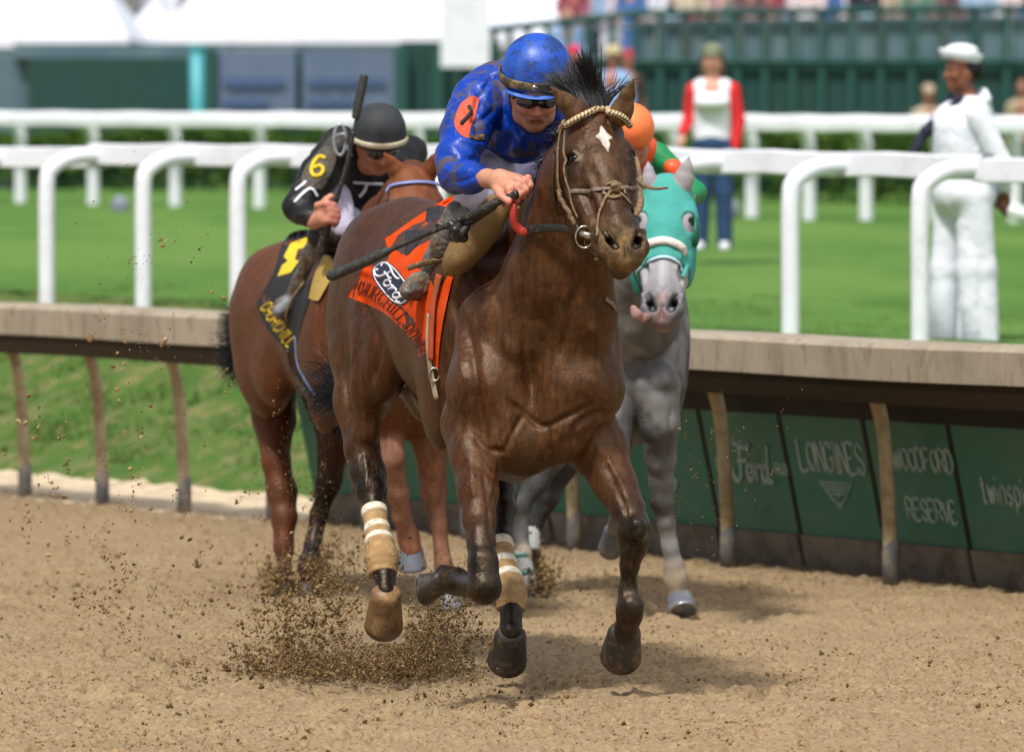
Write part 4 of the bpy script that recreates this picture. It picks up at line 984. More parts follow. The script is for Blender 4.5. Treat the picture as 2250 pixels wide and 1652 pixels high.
# right side cheek pieces and flying strap end
free_strap('cheek_strap', [(1398, 345, 19.62, 9), (1404, 375, 19.58, 10), (1408, 410, 19.54, 10), (1405, 440, 19.50, 9), (1397, 470, 19.46, 8)], 8, m_muddy, bay, .6)
free_strap('knotted_strap', [(1408, 430, 19.50, 13), (1407, 452, 19.48, 15), (1396, 475, 19.45, 10)], 12, m_muddy, bay, .7)
free_strap('loose_strap_end', [(1400, 392, 19.55, 8), (1415, 408, 19.52, 8), (1440, 415, 19.50, 7), (1468, 413, 19.48, 5)], 7, m_muddy, bay, .5)
# bit
mb = MB(); c_ = cast(BV, 1290, 512); bp_ = (c_[0] if c_ else P(1290, 512, 19.6))+np.array([0, -.03, 0])
mb.tube([P(1275, 512, bp_[1]), P(1290, 517, bp_[1]-.005), P(1306, 519, bp_[1]-.002), P(1318, 517, bp_[1]+.02)], [.008, .012, .011, .005], 10)
mb.obj('bit', m_metal, bay)
mb = MB(); rr_ = [P(1284+19*math.cos(a), 521+24*math.sin(a), bp_[1]+.004) for a in np.linspace(0, 2*math.pi, 25)]; mb.tube(rr_, .0032, 6, caps=False); mb.obj('bit_ring', m_metal, bay)
strap('chin_strap', BV, [(1292, 528), (1296, 548), (1310, 562), (1318, 566)], 7, m_muddy, bay, .012, .6)
# rein: red rubber grip, then black strap to the bit
free_strap('rein', [(1147, 508, 19.86, 21), (1180, 503, 19.80, 20), (1225, 501, 19.74, 17), (1262, 508, 19.68, 15), (1284, 514, bp_[1], 11)], 18, m_blkl, bay, .28, up=(0, 0, 1) if 0 else (0, -1, .0))
free_strap('rein_grip', [(1141, 437, 19.86, 13), (1130, 452, 19.84, 15), (1128, 475, 19.84, 16), (1133, 495, 19.85, 18), (1148, 508, 19.855, 21), (1168, 505, 19.83, 20)], 18, m_rubber, bay, .55, 40)
strap('breastplate_strap', BV, [(1328, 655), (1342, 668), (1350, 680)], 10, m_grey, bay, .008, .5)
# forelock / mane
def along(pts, n, jit, seed):
    R_ = np.random.default_rng(seed); q = catmull([P(*p) for p in pts], n); return [p+R_.normal(size=3)*jit for p in q]
n_ = 1300; R_ = np.random.default_rng(2); roots = []; dirs = []
for i in range(n_):
    t = R_.random(); p = P(1262+62*t+R_.normal()*3, 240-6*math.sin(3.1*t)+R_.normal()*4, 19.78+R_.random()*.10); a = (t-.45)*.9-.10
    roots.append(p); dirs.append((a, .25+.3*R_.random(), 1.0))
hair('mane', roots, dirs, .185, m_hair, bay, .0017, .22, .35, 3, 10, 'black forelock and mane blown upright between the ears', .045, (-.9, -.3, -.3), 22)
roots = []; dirs = []
for i in range(150):
    t = R_.random(); p = P(1275+40*t, 232+R_.normal()*5, 19.82+R_.random()*.12); roots.append(p); dirs.append((-.45-.4*R_.random(), .5, .8+.4*R_.random()))
hair('mane', roots, dirs, .10, m_hair, bay, .0014, .3, 1.6, 5, 9, None, .08, (-.6, 0, -.6), 12)
roots = []; dirs = []
for i in range(1500):
    t = R_.random(); p = P(1262-112*t+R_.normal()*5, 275+230*t**1.1+R_.normal()*6, 19.98+.55*t+R_.random()*.10); roots.append(p); dirs.append((-.35-.4*R_.random(), .6, .1+.4*R_.random()))
hair('mane', roots, dirs, .12, m_hair, bay, .0015, .3, 2.2, 6, 9, 'black mane lifted along the crest of the neck', .08, (-.3, 0, -1.2), 34)
# tail: dark wisps blown out beyond the left thigh
roots = []; dirs = []
for i in range(420):
    p = P(735+R_.random()*40, 850+R_.normal()*26, 22.1+R_.random()*.15); roots.append(p); dirs.append((-.9-.4*R_.random(), .25, .15+R_.normal()*.35))
hair('tail', roots, dirs, .19, m_hair, bay, .0012, 1.8, 1.2, 8, 10, 'dark tail blown sideways', .25)
mb = MB(); mb.tube(catmull([L1(1.62, 0, 1.52), L1(1.85, .02, 1.48), L1(2.0, .05, 1.35), P(790, 850, 22.15)], 16), [.04]*4+[.035]*12, 8); mb.obj('tail_dock', m_hair, bay)

# saddle cloth
m_orange = mat('orange_felt', srgb(206, 68, 14), .9, spec=.1, var=[(6, 4, .50, .68, srgb(200, 84, 44), .6), (60, 4, .6, .72, srgb(158, 98, 60), .5)], bump=[(300, .3), (10, .25)])
m_navy = mat('navy_patch', srgb(22, 30, 58), .7, bump=[(120, .2)])
m_wht = mat('white_stitch', srgb(226, 228, 236), .7)
m_blkp = mat('black_print', srgb(26, 26, 36), .75, var=[(50, 3, .58, .7, srgb(110, 74, 52), .6)])
m_dimp = mat('dark_orange_print', srgb(96, 40, 28), .8, var=[(40, 3, .5, .62, srgb(150, 66, 34), .7)])
cloth_rows = [[(1050, 418), (990, 432), (925, 470), (870, 508), (846, 523)],
              [(1050, 470), (980, 478), (920, 505), (880, 540), (852, 572)],
              [(1010, 560), (960, 560), (905, 572), (852, 600), (800, 588)],
              [(985, 650), (945, 640), (890, 640), (830, 640), (782, 620)],
              [(968, 740), (945, 720), (905, 700), (850, 668), (767, 648)],
              [(962, 812), (935, 775), (890, 728), (840, 685), (772, 655)]]
def cfold(u, v): return .012*np.sin(u*9+v*5)*np.exp(-((u-.35)/.3)**2)+.016*np.exp(-((u-.30-.15*v)/.05)**2)-.006*np.exp(-((u-.42-.1*v)/.04)**2)+.006*np.sin(v*14+u*4)*(u > .5)
PC = Patch(cloth_rows, [f.bv], .014, 21.0, cfold)
sc_ = PC.cloth('saddle_cloth', m_orange, bay); sc_['label'] = 'bright orange saddle cloth with black numerals and a navy badge'
def inv(x, y): return (x, y)
def region(x, y):              # display position from the close study crop
    return (720.7+x*.18565, 421.7+y*.18565)
def CL(name, poly, m, lift, par=sc_): 
    o = PC.shape(name, [inv(*region(*p)) for p in poly], m, par, lift); return sub_fix(o, par)
CL('numeral', [(1165, 205), (1300, 155), (1470, 205), (1400, 300), (1180, 360), (1150, 345), (1345, 262)], m_blkp, .013)
CL('numeral', [(915, 470), (1000, 445), (1130, 455), (1180, 470), (1050, 520), (970, 600), (945, 745), (905, 745), (935, 620)], m_blkp, .013)
def oval(cx_, cy_, a, b, ang, n=28, p_=2.8):
    out = []
    for k in range(n):
        t = 2*math.pi*k/n; c_, s_ = math.cos(t), math.sin(t); x = a*math.copysign(abs(c_)**(2/p_), c_); y = b*math.copysign(abs(s_)**(2/p_), s_)
        out.append((cx_+x*math.cos(ang)-y*math.sin(ang), cy_+x*math.sin(ang)+y*math.cos(ang)))
    return out
ba = math.radians(52)
CL('badge', oval(752, 1078, 292, 150, ba), m_navy, .008)
rim_ = [inv(*region(*p)) for p in oval(752, 1078, 270, 132, ba)]; rim_.append(rim_[0])
o = PC.strokes('badge_rim', [rim_], m_wht, sc_, .0022, .0115); sub_fix(o, sc_)
ca, sa = math.cos(ba), math.sin(ba)
def ford(x, y):               # script word: x along the badge, y up
    X = (x-1.18)*200; Y = (.46-y)*185; return (752+X*ca-Y*sa, 1078+X*sa+Y*ca)
o = PC.strokes('badge_lettering', [[inv(*region(*ford(*p))) for p in st] for st in FORD], m_wht, sc_, .0040, .012, (1, .35)); sub_fix(o, sc_)
# arc of lettering along the lower edge
st, wd = layout('CHURCHILL DOWNS', 1.0, .80, .54, True)
path = catmull([np.array(p, float) for p in [(345, 1200), (470, 1240), (640, 1345), (800, 1490), (900, 1620), (1000, 1790), (1090, 1960)]], 60)
def onpath(x, y):
    t = min(max(x/wd, 0), 1)*(len(path)-1.001); i = int(t); f_ = t-i; p = path[i]*(1-f_)+path[i+1]*f_; d = unit(path[i+1]-path[i]); n = np.array([d[1], -d[0]])
    return p+n*y*150*(1-.12*x/wd)
lst = [[inv(*region(*onpath(*p))) for p in s_] for s_ in st]
o = PC.strokes('hem_lettering', lst, m_dimp, sc_, .0027, .008); sub_fix(o, sc_)
# girth and surcingle
strap('girth', [f.bv], [(950, 690), (947, 740), (950, 790), (956, 830), (965, 875)], 20, mat('cream_girth', srgb(176, 160, 132), .8, var=[(30, 4, .5, .62, srgb(120, 96, 68), .7)]), bay, .012, .3, 30)
strap('orange_girth_flap', [f.bv], [(972, 605), (960, 660), (955, 720), (954, 790)], 24, mat('muddy_orange', srgb(170, 74, 40), .85, var=[(20, 4, .5, .62, srgb(120, 76, 48), .7)]), bay, .014, .3, 30)
mb = MB(); c_ = cast([f.bv], 955, 822)[0]; mb.tube([c_+[.018*math.cos(a), -.02, .022*math.sin(a)] for a in np.linspace(0, 6.283, 17)], .004, 6, caps=False); mb.obj('girth_buckle', m_metal, bay)
# saddle flap / knee pad (tan)
fs = Fig(.006)
fs.ell(P(1046, 520, 20.22), (.165, .045, .062), (lambda a: np.array([[math.cos(a), 0, math.sin(a)], [0, 1, 0], [-math.sin(a), 0, math.cos(a)]]))(math.radians(52)), .02, None)
fs.chain([(1090, 455, 20.25, 26), (1005, 570, 20.2, 20)], .04)
fs.mesh('saddle_flap', mat('tan_suede', srgb(122, 94, 52), .8, var=[(60, 3, .5, .65, srgb(92, 70, 40), .6)], bump=[(200, .3)]), bay)
fs = Fig(.01)
fs.cap(L1(.55, 0, 1.52), L1(.82, 0, 1.50), .12, .10, .05); fs.cap(L1(.5, 0, 1.55), L1(.5, 0, 1.60), .08, .05, .04)
fs.mesh('saddle', m_blkl, bay)
# knotted rein end hanging by the flap
free_strap('rein_end', [(1088, 452, 19.92, 16), (1060, 470, 19.95, 17), (1030, 488, 19.98, 20), (1012, 498, 20.0, 24), (990, 500, 20.02, 14), (958, 493, 20.04, 12)], 16, m_blkl, bay, .5)
fk = Fig(.0035); fk.ell(P(1008, 506, 19.97), (.034, .025, .026), None, .01); fk.chain([(995, 520, 19.96, 12), (1018, 522, 19.95, 12)], .012); fk.chain([(990, 492, 19.94, 9), (1015, 512, 19.92, 10), (1025, 500, 19.93, 9)], .006); fk.chain([(1012, 488, 19.94, 9), (1000, 505, 19.91, 9), (1003, 525, 19.93, 9)], .004)
fk.mesh('rein_knot', m_blkl, bay)
# ------------------------------------------------------------------ jockeys
SKIN = srgb(196, 140, 112); SKIND = srgb(150, 84, 70)
m_skin = mat('skin', attr=True, rough=.5, spec=.4, var=[(60, 4, .60, .70, srgb(140, 104, 70), .6), (14, 3, .45, .65, srgb(170, 104, 84), .35)], bump=[(120, .12)])
def face_prims(f, o, up, fw, sc=1.0, col=SKIN, k=.012):
    """human head: o centre, up, forward axes; about 0.23 m tall at sc=1"""
    rt = np.cross(fw, up); A = np.array([fw, rt, up])
    g = lambda a, b, c: o+(fw*a+rt*b+up*c)*sc
    e = lambda a, b, c, r, kk=k, cl=col: f.ell(g(a, b, c), np.array(r)*sc, A, kk, cl)
    e(0, 0, .03, (.093, .074, .088), .02); e(.018, 0, -.03, (.070, .058, .075), .03)
    e(.045, 0, -.085, (.036, .034, .026), .03)                    # chin
    for s_ in (-1, 1):
        f.cap(g(.02, s_*.052, -.07), g(-.02, s_*.060, -.02), .018*sc, .02*sc, .03, col)    # jaw
        e(.066, s_*.038, -.018, (.022, .026, .020), .02)            # cheekbone
        f.cap(g(.084, s_*.014, .026), g(.074, s_*.05, .022), .008*sc, .007*sc, .012, col)  # brow
        f.ell(g(.088, s_*.031, .006), np.array((.012, .016, .010))*sc, A, .008, None, 'd')
        e(-.005, s_*.078, -.01, (.016, .008, .028), .006)           # ear
    f.cap(g(.086, 0, .016), g(.108, 0, -.024), .008*sc, .012*sc, .008, col)              # nose
    f.cap(g(.098, .012, -.028), g(.098, -.012, -.028), .008*sc, .008*sc, .006, col)
    f.cap(g(.082, -.020, -.056), g(.082, .020, -.056), .009*sc, .009*sc, .008, SKIND)   # lips
    f.cap(g(.096, -.022, -.055), g(.096, .022, -.055), .0028*sc, .0028*sc, .003, None, 'd')
    return g
def curl(f, base, d0, bend, lens, rs, col, k=.004):
    """finger: base point, direction, bend axis (unit), segment lengths; bends 45-60 deg at each joint"""
    p = np.array(base, float); d = unit(d0)
    for i, L_ in enumerate(lens):
        q = p+d*L_; f.cap(p, q, rs[i], rs[i+1], k, col); p = q
        a = bend[1][i]; ax = bend[0]; d = d*math.cos(a)+np.cross(ax, d)*math.sin(a)+ax*(ax@d)*(1-math.cos(a))
    return p
def cloth_wrinkle(sc1=7, a1=.004, sc2=20, a2=.0015, st=(1, 1, 1)):
    def fn(V, N):
        q = V*np.array(st); n = fbm(q*sc1+3*fbm(q*5, 2)[:, None], 3); r_ = 1-np.abs(n-.5)*6; return a1*np.clip(r_, -1, 1)+a2*(fbm(q*sc2, 2)-.5)*2
    return fn
m_silk = mat('blue_silk', srgb(0, 58, 160), .38, spec=.4, attr=False, var=[(8, 5, .50, .62, srgb(0, 36, 112), .6), (7, 6, .515, .58, srgb(80, 68, 46), .85, .9), (110, 3, .62, .72, srgb(120, 104, 74), .6, .85)], bump=[(9, .25), (60, .12)])
m_helm = mat('blue_helmet_cover', srgb(14, 74, 176), .42, spec=.5, var=[(14, 6, .50, .56, srgb(14, 48, 108), .85, .7), (9, 5, .56, .66, srgb(70, 98, 156), .4), (160, 2, .63, .72, srgb(140, 140, 140), .5)], bump=[(30, .12)])
m_band = mat('muddy_goggle_strap', srgb(72, 62, 46), .6, var=[(24, 6, .47, .58, srgb(140, 116, 72), .8), (60, 4, .54, .62, srgb(34, 32, 28), .8)], bump=[(60, .5)])
m_lens = mat('dark_goggle_lens', srgb(12, 13, 14), .10, spec=.8, coat=.6, var=[(20, 4, .6, .7, srgb(60, 56, 46), .5)])
m_breech = mat('white_breeches', srgb(196, 190, 214), .6, var=[(14, 5, .56, .66, srgb(140, 116, 104), .6)], bump=[(20, .25)])
m_boot = mat('muddy_boot', srgb(96, 93, 88), .4, var=[(16, 5, .46, .60, srgb(112, 90, 58), .85, .8), (40, 4, .55, .65, srgb(34, 32, 30), .7), (6, 3, .55, .7, srgb(176, 180, 184), .5)], bump=[(24, .4), (90, .3)])

j1 = thing('person', P(1090, 600, 20.5), 'jockey in mud-spattered blue silks and blue helmet, crouched over the leading horse', 'person')
hd_o = P(1174, 211, 20.28); fw = unit((.10, -.90, -.36)); up = unit(np.array((.05, -.36, .9))-fw*(np.array((.05, -.36, .9))@fw))
b1 = Fig(.0042); g1 = face_prims(b1, hd_o, up, fw, 1.0)
b1.chain([(1160, 230, 20.42, 38), (1130, 255, 20.55, 42)], .03, SKIN)                     # neck
b1.chain([(1110, 265, 20.6, 52), (1085, 300, 20.9, 62), (1080, 350, 21.1, 60)], .04, SKIN)   # trunk under the silks
b1.chain([(1045, 240, 20.47, 32), (1004, 372, 20.24, 22), (1072, 393, 19.98, 20)], .03, SKIN)
b1.chain([(1240, 260, 20.40, 38), (1290, 360, 20.25, 26), (1240, 420, 20.22, 20)], .03, SKIN)
b1.chain([(1085, 370, 20.95, 50), (1060, 420, 20.42, 36), (985, 560, 20.55, 25), (955, 610, 20.7, 20), (905, 630, 20.62, 18)], .03, SKIN)
b1.chain([(1130, 380, 21.0, 50), (1220, 470, 20.55, 36), (1250, 600, 20.8, 25)], .03, SKIN)
# right hand closed round whip and rein
W1 = P(1072, 393, 19.98); K = P(1128, 404, 19.86)
b1.cap(W1, P(1098, 396, 19.92), .030, .034, .015, SKIN); b1.cap(P(1098, 392, 19.92), P(1138, 398, 19.87), .030, .024, .012, SKIN); b1.cap(P(1095, 402, 19.92), P(1122, 415, 19.86), .030, .022, .012, SKIN)
ax = unit((-.55, -.25, .8))
for (kx, ky, dd_, L_) in [(1118, 418, 19.850, .030), (1136, 412, 19.845, .033), (1150, 402, 19.850, .031), (1160, 392, 19.865, .026)]:
    base_ = P(kx, ky, dd_); ends = [(kx+6, ky+16), (kx+1, ky+30), (kx-10, ky+33)]
    pts = [base_, P(ends[0][0], ends[0][1], dd_-.012), P(ends[1][0], ends[1][1], dd_+.006), P(ends[2][0], ends[2][1], dd_+.03)]
    for i in range(3): b1.cap(pts[i], pts[i+1], [.0125, .0112, .0102][i], [.0112, .0102, .009][i], .0035, [SKIN, srgb(202, 128, 112), SKIND][i])
    b1.ell(base_+[0, -.004, .003], (.012, .011, .010), None, .006, srgb(200, 130, 110))
b1.cap(P(1090, 412, 19.90), P(1100, 430, 19.85), .015, .013, .008, SKIN); b1.cap(P(1100, 430, 19.85), P(1118, 444, 19.83), .013, .011, .005, srgb(204, 124, 110))
def stub(V, C):
    q = V-hd_o; a = q@fw; c = q@up; b = q@np.cross(fw, up); k = (a > .0)*(c < -.035)*np.clip(fbm(V*60, 3), 0, 1)*.35*(np.linalg.norm(q, axis=1) < .13)
    C = C*(1-k[:, None])+np.array(srgb(96, 66, 50))*k[:, None]
    red = np.exp(-((a-.105)**2+b**2+(c+.02)**2)/.0006); C = C*(1-.5*red[:, None])+np.array(srgb(186, 70, 60))*.5*red[:, None]
    mouth = (np.abs(c+.0545) < .003) & (np.abs(b) < .021) & (a > .07); C[mouth] = srgb(60, 24, 20); return C
b1.mesh('body', m_skin, j1, colfn=stub, default=SKIN, tau=.006)
# silks
s1 = Fig(.0055)
s1.chain([(1150, 215, 20.50, 60), (1095, 222, 20.62, 78), (1080, 270, 20.9, 95), (1085, 330, 21.1, 85)], .05)
s1.chain([(1175, 265, 20.45, 70), (1130, 290, 20.55, 60), (1100, 300, 20.7, 62)], .05)
s1.chain([(1215, 250, 20.42, 55), (1160, 300, 20.50, 50)], .05)
s1.chain([(1048, 228, 20.46, 60), (1022, 290, 20.36, 52), (1003, 350, 20.26, 43), (1004, 385, 20.20, 38)], .03)
s1.chain([(1004, 385, 20.20, 38), (1035, 392, 20.08, 32), (1068, 392, 20.0, 20)], .025)
s1.chain([(1220, 250, 20.45, 52), (1262, 330, 20.3, 38), (1250, 400, 20.25, 26)], .03)
s1.chain([(1100, 170, 20.62, 28), (1040, 195, 20.55, 32)], .04)
SREL = [([(1000, 300), (1040, 318), (1075, 322)], 7, .010), ([(985, 345), (1020, 352), (1060, 345)], 7, -.011), ([(1060, 190), (1045, 250), (1060, 320)], 9, -.014), ([(1085, 225), (1105, 270), (1090, 320)], 9, .010),
        ([(1105, 240), (1120, 290), (1112, 335)], 8, -.010), ([(1010, 250), (1000, 300)], 7, .008), ([(975, 370), (1000, 380), (1045, 372)], 5, .007), ([(990, 400), (1020, 398), (1060, 380)], 5, -.006), ([(1150, 290), (1140, 330)], 8, .009),
        ([(1100, 150), (1070, 175), (1050, 215)], 7, .008), ([(1085, 165), (1060, 200)], 6, -.008), ([(1072, 330), (1100, 338), (1150, 348)], 5, .008), ([(1030, 268), (1062, 262), (1085, 240)], 6, -.008)]
wr = cloth_wrinkle(6, .0035, 18, .0012)
s1.mesh('jersey', m_silk, j1, dispfn=relief(SREL, wr)); s1.bv = s1.bvh()
# orange arm patch with 7
m_patch = mat('orange_arm_patch', srgb(206, 76, 50), .8, var=[(16, 5, .48, .62, srgb(188, 104, 78), .6), (60, 3, .56, .66, srgb(150, 90, 60), .5)])
PA = Patch([[(1029, 214), (1040, 210), (1053, 217)], [(1010, 232), (1030, 228), (1050, 232)], [(998, 268), (1020, 262), (1042, 262)], [(1006, 290), (1020, 292), (1034, 282)], [(1018, 300), (1026, 303), (1032, 304)]], [s1.bv], .006, 20.4)
pt = PA.cloth('arm_patch', m_patch, j1, .003)
zz = lambda x, y: (920+(x-0)*.1748+38.3*0-0, 0)
def ip(P_, x, y): return (x, y)
sv = [ip(PA, 1030, 232), ip(PA, 1036, 247), ip(PA, 1013, 272)]
o = PA.strokes('numeral', [[sv[0], sv[1]], [sv[1], sv[2]]], m_blkp, pt, .0065, .005, (1, .3)); sub_fix(o, pt)
mb = MB(); mb.box(P(1038, 303, 20.28), (.07, .02, .018)); 
strap('arm_band', [s1.bv], [(1030, 302), (1045, 304), (1062, 302)], 16, m_band, j1, .004, .3)
# breeches and boots
l1 = Fig(.006)
l1.chain([(1090, 365, 20.95, 62), (1072, 390, 20.55, 54), (1048, 440, 20.38, 46)], .04)
l1.chain([(1048, 440, 20.38, 44), (1020, 500, 20.45, 32)], .03); l1.chain([(1130, 370, 21.0, 60), (1215, 440, 20.6, 48)], .04)
l1.mesh('breeches', m_breech, j1, dispfn=cloth_wrinkle(12, .004, 30, .002))
bt = Fig(.0045)
bt.chain([(1012, 478, 20.36, 38), (986, 530, 20.42, 37), (966, 575, 20.50, 33), (955, 602, 20.58, 30)], .02)
bt.chain([(958, 600, 20.62, 26), (955, 635, 20.62, 22)], .02)
bt.chain([(950, 620, 20.54, 30), (918, 626, 20.46, 25), (895, 638, 20.40, 16)], .015); bt.chain([(955, 645, 20.62, 18), (890, 650, 20.46, 8)], .01)
bt.mesh('boot', m_boot, j1, dispfn=cloth_wrinkle(22, .004, 60, .002, (1, 1, 2)))
bt.bv = bt.bvh()
strap('boot_strap', [bt.bv], [(895, 590), (925, 580), (955, 572), (990, 560)], 13, m_muddy, j1, .01, .4)
b2 = Fig(.008); b2.chain([(1235, 470, 20.6, 32), (1250, 560, 20.75, 28), (1255, 620, 20.85, 24)], .02); b2.chain([(1255, 625, 20.85, 22), (1290, 640, 20.7, 16)], .02); b2.mesh('boot', m_boot, j1)
# helmet
hm = Fig(.0045); hc = P(1180, 150, 20.285); hu = unit((.02, -.30, .95)); hf = unit(np.array((.08, -.95, -.3))-hu*(np.array((.08, -.95, -.3))@hu)); HA = np.array([hf, np.cross(hf, hu), hu])
hm.ell(hc, (.130, .1185, .118), HA, .01); hm.ell(hc-hu*.03, (.130, .117, .07), HA, .02)
hm.ell(hc-hu*.165, (.25, .25, .105), HA, .005, None, 'd')
hm.mesh('helmet', m_helm, j1); hm.bv = hm.bvh()
mb = MB(); R_ = [hc+HA.T@np.array((.137*math.cos(a), .128*math.sin(a), -.022-.006*math.cos(a))) for a in np.linspace(0, 2*math.pi, 49)]
mb.tube(R_, .026, 10, flat=(.16, .62), up=hu, caps=False); mb.obj('goggle_strap', m_band, j1)
mb = MB(); R_ = [hc+HA.T@np.array((.124*math.cos(a)+.022, .100*math.sin(a), -.056-.004*math.cos(a))) for a in np.linspace(-1.25, 1.25, 21)]
mb.tube(R_, .015, 8, flat=(1.6, .18), up=hu); mb.obj('visor', mat('blue_visor', srgb(60, 100, 190), .5, var=[(40, 3, .5, .65, srgb(120, 140, 180), .6)]), j1)
mb = MB(); mb.sphere(hc+HA.T@np.array((.146, .020, -.026)), (.011, .007, .011)); mb.obj('strap_stud', m_metal, j1)
mb = MB(); mb.box(P(1261, 152, 20.30), (.028, .03, .045), np.array([[.9, 0, .3], [0, 1, 0], [-.3, 0, .9]])); mb.obj('strap_buckle', m_band, j1, False)
# goggles
gg = Fig(.003)
for s_ in (-1, 1):
    rt = np.cross(fw, up); c_ = hd_o+fw*.084+rt*s_*.034+up*.012; gg.ell(c_, (.022, .040, .025), np.array([unit(fw+rt*s_*.45), unit(rt-fw*s_*.45), up]), .012)
gg.cap(hd_o+fw*.04+np.cross(fw, up)*.075+up*.012, hd_o-fw*.02+np.cross(fw, up)*.08+up*.02, .010, .010, .01); gg.cap(hd_o+fw*.04-np.cross(fw, up)*.075+up*.012, hd_o-fw*.02-np.cross(fw, up)*.08+up*.02, .010, .010, .01)
gg.mesh('goggles', m_lens, j1)
mb = MB(); q = catmull([g1(.0, -.088, .02), g1(.01, -.075, -.05), g1(.035, -.03, -.115), g1(.035, .03, -.115), g1(.01, .075, -.05), g1(.0, .088, .02)], 24); mb.tube(q, .006, 6, flat=(1, .4)); mb.obj('chin_strap', m_blkl, j1)
# stirrup
mb = MB(); q = catmull([P(975, 585, 20.50), P(952, 618, 20.48), P(938, 650, 20.46), P(960, 660, 20.5), P(966, 625, 20.5), P(975, 585, 20.50)], 30); mb.tube(q, .007, 8); mb.obj('stirrup', m_muddy, bay)
# whip held in the right hand
wh = thing('riding_whip', P(1000, 487, 20.0), 'mud-flecked black riding whip pointing back from the blue jockey\'s hand', 'whip')
m_whip = mat('black_whip', srgb(30, 30, 30), .5, var=[(90, 4, .50, .64, srgb(92, 88, 76), .7)], bump=[(90, .4)])
free_w = lambda nm, pts, m, par, n=40: (lambda mb: (mb.tube(catmull([np.append(P(*p[:3]), RM(p[3], p[2])) for p in pts], n)and[c[:3] for c in catmull([np.append(P(*p[:3]), RM(p[3], p[2])) for p in pts], n)], [c[3] for c in catmull([np.append(P(*p[:3]), RM(p[3], p[2])) for p in pts], n)], 12), mb.obj(nm, m, par))[1])(MB())
free_w('handle', [(1128, 430, 19.835, 9), (1100, 440, 19.86, 10), (1060, 461, 19.88, 10), (1015, 482, 19.92, 8)], m_whip, wh)
free_w('shaft', [(1015, 482, 19.92, 6.5), (930, 518, 19.99, 5.5), (853, 552, 20.06, 5)], m_whip, wh)
free_w('flap', [(858, 550, 20.05, 6), (842, 556, 20.07, 11), (790, 580, 20.11, 12), (735, 603, 20.15, 13), (727, 606, 20.16, 11)], mat('whip_flap', srgb(40, 42, 40), .6, var=[(60, 4, .5, .66, srgb(84, 82, 74), .6)], bump=[(60, .3)]), wh)
mb = MB(); mb.sphere(P(1133, 428, 19.825), (.012, .014, .017)); mb.obj('knob', m_blkl, wh)
mb = MB()
for i in range(24):
    t = i/24; p = P(1112-95*t, 436+45*t, 19.848+.07*t); mb.tube([p+[-.004, 0, -.012], p+[0, -.014, 0], p+[.004, 0, .012]], .0018, 5)
sub_fix(mb.obj('grip_winding', m_muddy, wh), wh); wh.children[-1].parent = wh; wh.children[-1].matrix_parent_inverse = Matrix.Translation(-wh.location)
# ------------------------------------------------------------------ second horse (chestnut bay) and its jockey
RR = np.random.default_rng(21)
RB2 = srgb(88, 49, 27); RB2D = srgb(60, 33, 22); PINK = srgb(138, 98, 80)
h2 = thing('racehorse', P(800, 1300, 24.6)*[1, 1, 0], 'reddish bay racehorse with a blue browband, second, half hidden behind the leader', 'horse')
C2 = P(868, 770, 23.8); L2, A2 = frame(C2, .30, -.95)
f2 = Fig(.0095); c = RB2
f2.ell(L2(.15, 0, 1.02), (.30, .24, .36), A2, .08, c)
f2.ell(L2(.60, 0, 1.10), (.52, .285, .35), A2, .10, c)
f2.ell(L2(1.02, 0, 1.15), (.42, .26, .29), A2, .10, c)
f2.ell(L2(1.34, .02, 1.18), (.36, .25, .29), A2, .10, c)
for sg in (1, -1):
    f2.ell(L2(1.40, sg*.15, 1.06), (.27, .135, .34), tilt(A2, .2), .08, c); f2.ell(L2(1.10, sg*.20, .95), (.16, .075, .17), tilt(A2, .5), .07, c); f2.ell(L2(.28, sg*.21, 1.06), (.17, .085, .36), A2, .07, c)
f2.cap(L2(.35, 0, 1.36), L2(.75, 0, 1.32), .09, .10, .08, c)
f2.chain([(830, 640, 23.9, 100), (865, 560, 23.6, 78), (895, 480, 23.4, 62), (905, 420, 23.3, 54)], .06, c)
f2.chain([(905, 390, 23.45, 40), (850, 490, 23.8, 55), (800, 560, 24.2, 60)], .06, c)
f2.chain([(590, 800, 25.35, 66), (602, 920, 25.25, 46), (606, 1010, 25.15, 30), (619, 1080, 25.12, 31), (624, 1136, 25.08, 26), (623, 1200, 25.04, 20), (627, 1250, 25.0, 11), (628, 1292, 25.0, 9)], .03, cols=[c, c, c, c, srgb(92, 50, 34), srgb(92, 50, 34), srgb(80, 84, 100)])
f2.chain([(720, 860, 25.1, 60), (736, 960, 25.0, 38), (722, 1060, 25.0, 26), (702, 1130, 25.0, 18), (688, 1195, 24.95, 17), (680, 1240, 24.95, 22), (676, 1285, 24.95, 18)], .03, cols=[RB2D, srgb(56, 32, 24), BLK, BLK, srgb(40, 46, 62), BLK])
f2.chain([(845, 880, 23.9, 60), (850, 940, 23.85, 34), (862, 1010, 23.8, 26), (874, 1080, 23.85, 22), (882, 1135, 23.9, 19), (897, 1180, 23.95, 23), (903, 1205, 23.95, 24)], .025, cols=[c, PINK, PINK, PINK, PINK, srgb(140, 88, 62)])
f2.chain([(930, 880, 23.9, 62), (944, 970, 23.95, 38), (953, 1080, 24.0, 29), (964, 1150, 24.0, 17), (974, 1240, 24.0, 17), (982, 1295, 24.0, 20)], .025, cols=[c, srgb(140, 96, 72), PINK, PINK, PINK])
REL2 = [([(600, 650), (640, 740), (650, 850)], 12, -.012), ([(560, 640), (545, 740), (560, 850)], 14, .008), ([(650, 820), (700, 880), (740, 900)], 10, -.010), ([(590, 860), (600, 950)], 10, -.006), ([(700, 640), (690, 740), (720, 830)], 12, .006), ([(840, 1000), (846, 930)], 6, -.006), ([(950, 1000), (948, 930)], 6, -.006)]
